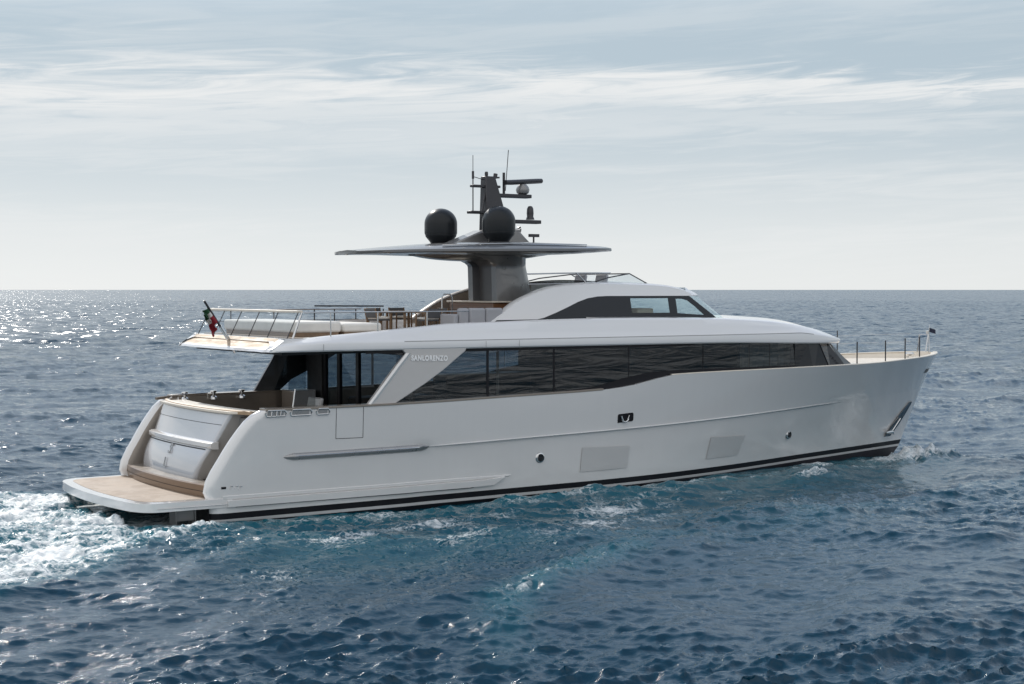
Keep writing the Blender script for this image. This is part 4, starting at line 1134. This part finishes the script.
# trough alongside aft
Z -= .10*sst(1, 5, X)*sst(18, 12, X)*G(dside-2.5, 2.5)
turq = np.clip(sst(-1, 3, X)*sst(35, 31, X)*sst(-.5, .6, dside)*np.exp(-np.clip(dside, 0, 99)/4.0)*(.95+.12*n_b), 0, 1)
turq = np.maximum(turq, np.clip(wash*.9, 0, 1)); turq = np.maximum(turq, .55*crest)
turq = np.maximum(turq, np.clip(lace*.40, 0, 1))
# suppress small chop that would poke over the platform
chop = -(.8-.55*wash)
# the disturbed water off the quarter: short steep wavelets that catch the sun
rough = sst(-4, 0, X)*sst(10, 4, X)*sst(-18, -14, Y)*sst(-3, -6, Y)*np.clip(.75+.35*n_c, 0, 1.3)
Z += rough*(.55*samp(z1, 67, X*2.1+5, Y*2.1, .3)+.35*samp(z1, 67, X*3.7, Y*3.7+8, -.4))
XX = X+DX*chop; YY = Y+DY*chop
ins_ = (X > .2) & (X < 32) & (np.abs(Y) < bwl-.3)
Z = np.where(ins_, np.minimum(Z, .0)-.15, Z)
nr_, nc_ = X.shape
co = np.stack([XX, YY, Z], -1).reshape(-1, 3)
i0 = np.arange(nr_-1)[:, None]*nc_; j0 = np.arange(nc_)[None]; j1 = (j0+1) % nc_
quad = np.stack([i0+j0, i0+nc_+j0, i0+nc_+j1, i0+j1], -1).reshape(-1, 4)
me = bpy.data.meshes.new('sea')
me.vertices.add(len(co)); me.vertices.foreach_set('co', co.astype(np.float32).ravel())
me.loops.add(quad.size); me.loops.foreach_set('vertex_index', quad.astype(np.int32).ravel())
me.polygons.add(len(quad)); me.polygons.foreach_set('loop_start', np.arange(0, quad.size, 4, dtype=np.int32))
me.polygons.foreach_set('use_smooth', np.ones(len(quad), bool))
me.update(calc_edges=True)
for nm, arr in (('foam', foam), ('aerated', turq), ('calm', f1), ('far', sst(45, 260, RR)+0*X)):
    at = me.attributes.new(nm, 'FLOAT', 'POINT'); at.data.foreach_set('value', arr.astype(np.float32).ravel())
sea = bpy.data.objects.new('sea', me); COL.objects.link(sea); sea['kind'] = 'structure'

wm_ = bpy.data.materials.new('sea_water'); wm_.use_nodes = True; t = wm_.node_tree; t.nodes.clear()
geo = N(t, 'ShaderNodeNewGeometry')
def attr(n): 
    a = N(t, 'ShaderNodeAttribute'); a.attribute_name = n; return a.outputs['Fac']
fo_, ae = attr('foam'), attr('aerated')
cd = N(t, 'ShaderNodeCameraData') if False else None
def wn(scale, detail, rough, stretch=(1, 1, 1), dist=0.0, typ='ShaderNodeTexNoise'):
    mp = N(t, 'ShaderNodeMapping'); mp.inputs['Scale'].default_value = stretch; mp.inputs['Rotation'].default_value = (0, 0, R(20)); t.links.new(geo.outputs['Position'], mp.inputs[0])
    n = N(t, 'ShaderNodeTexNoise', ins={'Scale': scale, 'Detail': detail, 'Roughness': rough, 'Distortion': dist}); t.links.new(mp.outputs[0], n.inputs['Vector'])
    return n.outputs['Fac']
b1 = wn(2.6, 9, .66, (1, 1.7, 1), .5); b2_ = wn(.45, 6, .6, (1, 1.9, 1), .4)
bp = N(t, 'ShaderNodeBump', ins={'Strength': 1.0, 'Distance': .02}); t.links.new(b1, bp.inputs['Height'])
bp2 = N(t, 'ShaderNodeBump', ins={'Strength': .8, 'Distance': .07}); t.links.new(b2_, bp2.inputs['Height']); t.links.new(bp.outputs[0], bp2.inputs['Normal'])
# far out the chop is finer than the mesh: tilt the normal by a vector noise
mpf = N(t, 'ShaderNodeMapping'); mpf.inputs['Scale'].default_value = (1, 1.6, 1); t.links.new(geo.outputs['Position'], mpf.inputs[0])
nf = N(t, 'ShaderNodeTexNoise', ins={'Scale': .35, 'Detail': 7.0, 'Roughness': .7}); t.links.new(mpf.outputs[0], nf.inputs['Vector'])
vs_ = N(t, 'ShaderNodeVectorMath', operation='SUBTRACT'); t.links.new(nf.outputs['Color'], vs_.inputs[0]); vs_.inputs[1].default_value = (.5, .5, .5)
vm_ = N(t, 'ShaderNodeVectorMath', operation='MULTIPLY'); t.links.new(vs_.outputs[0], vm_.inputs[0])
cf = N(t, 'ShaderNodeCombineXYZ'); fa = MATH(t, 'ADD', MATH(t, 'MULTIPLY', attr('far'), 2.4), .07); t.links.new(fa, cf.inputs[0]); t.links.new(fa, cf.inputs[1]); t.links.new(cf.outputs[0], vm_.inputs[1])
va_ = N(t, 'ShaderNodeVectorMath', operation='ADD'); t.links.new(vm_.outputs[0], va_.inputs[0]); t.links.new(bp2.outputs[0], va_.inputs[1])
vn_ = N(t, 'ShaderNodeVectorMath', operation='NORMALIZE'); t.links.new(va_.outputs[0], vn_.inputs[0])
deep = N(t, 'ShaderNodeBsdfPrincipled', ins={'Roughness': .06, 'IOR': 1.333})
n_var = wn(.08, 3, .5)
dcol = MIXC(t, n_var, (.0015, .031, .060), (.0025, .042, .078))
t.links.new(MIXC(t, ae, dcol, (.008, .120, .160)), deep.inputs['Base Color'])
t.links.new(MATH(t, 'ADD', MATH(t, 'MULTIPLY', attr('far'), .15), .05), deep.inputs['Roughness'])
t.links.new(vn_.outputs[0], deep.inputs['Normal'])
# foam
vo = N(t, 'ShaderNodeTexVoronoi', feature='DISTANCE_TO_EDGE', ins={'Scale': 2.3})
mpv = N(t, 'ShaderNodeMapping'); mpv.inputs['Scale'].default_value = (1, 1.3, .2)
warp = wn(1.1, 4, .6)
vadd = N(t, 'ShaderNodeVectorMath', operation='ADD'); cbw = N(t, 'ShaderNodeCombineXYZ')
t.links.new(MATH(t, 'MULTIPLY', warp, 2.6), cbw.inputs[0]); t.links.new(MATH(t, 'MULTIPLY', b1, 1.2), cbw.inputs[1])
t.links.new(geo.outputs['Position'], mpv.inputs[0]); t.links.new(mpv.outputs[0], vadd.inputs[0]); t.links.new(cbw.outputs[0], vadd.inputs[1]); t.links.new(vadd.outputs[0], vo.inputs['Vector'])
lacep = SMOOTH(t, vo.outputs['Distance'], .22, .0)
fn = wn(5.5, 9, .68, (1, 1.3, 1), .6); fl_ = wn(.9, 7, .66, (.6, 1.7, 1), .7)
pat = MATH(t, 'ADD', MATH(t, 'MULTIPLY', fn, .42), MATH(t, 'ADD', MATH(t, 'MULTIPLY', fl_, .38), MATH(t, 'MULTIPLY', lacep, .20)))
mask = SMOOTH(t, MATH(t, 'ADD', pat, fo_), .83, 1.20)
fb = N(t, 'ShaderNodeBump', ins={'Strength': 1.0, 'Distance': .05}); t.links.new(fn, fb.inputs['Height']); t.links.new(bp2.outputs[0], fb.inputs['Normal'])
foamb = N(t, 'ShaderNodeBsdfPrincipled', ins={'Roughness': .5, 'Specular IOR Level': .35})
t.links.new(MIXC(t, SMOOTH(t, fn, .35, .65), (.50, .58, .62), (.82, .84, .85)), foamb.inputs['Base Color']); t.links.new(fb.outputs[0], foamb.inputs['Normal'])
mxs = N(t, 'ShaderNodeMixShader'); t.links.new(mask, mxs.inputs[0]); t.links.new(deep.outputs[0], mxs.inputs[1]); t.links.new(foamb.outputs[0], mxs.inputs[2])
ou = N(t, 'ShaderNodeOutputMaterial'); t.links.new(mxs.outputs[0], ou.inputs[0])
me.materials.append(wm_)
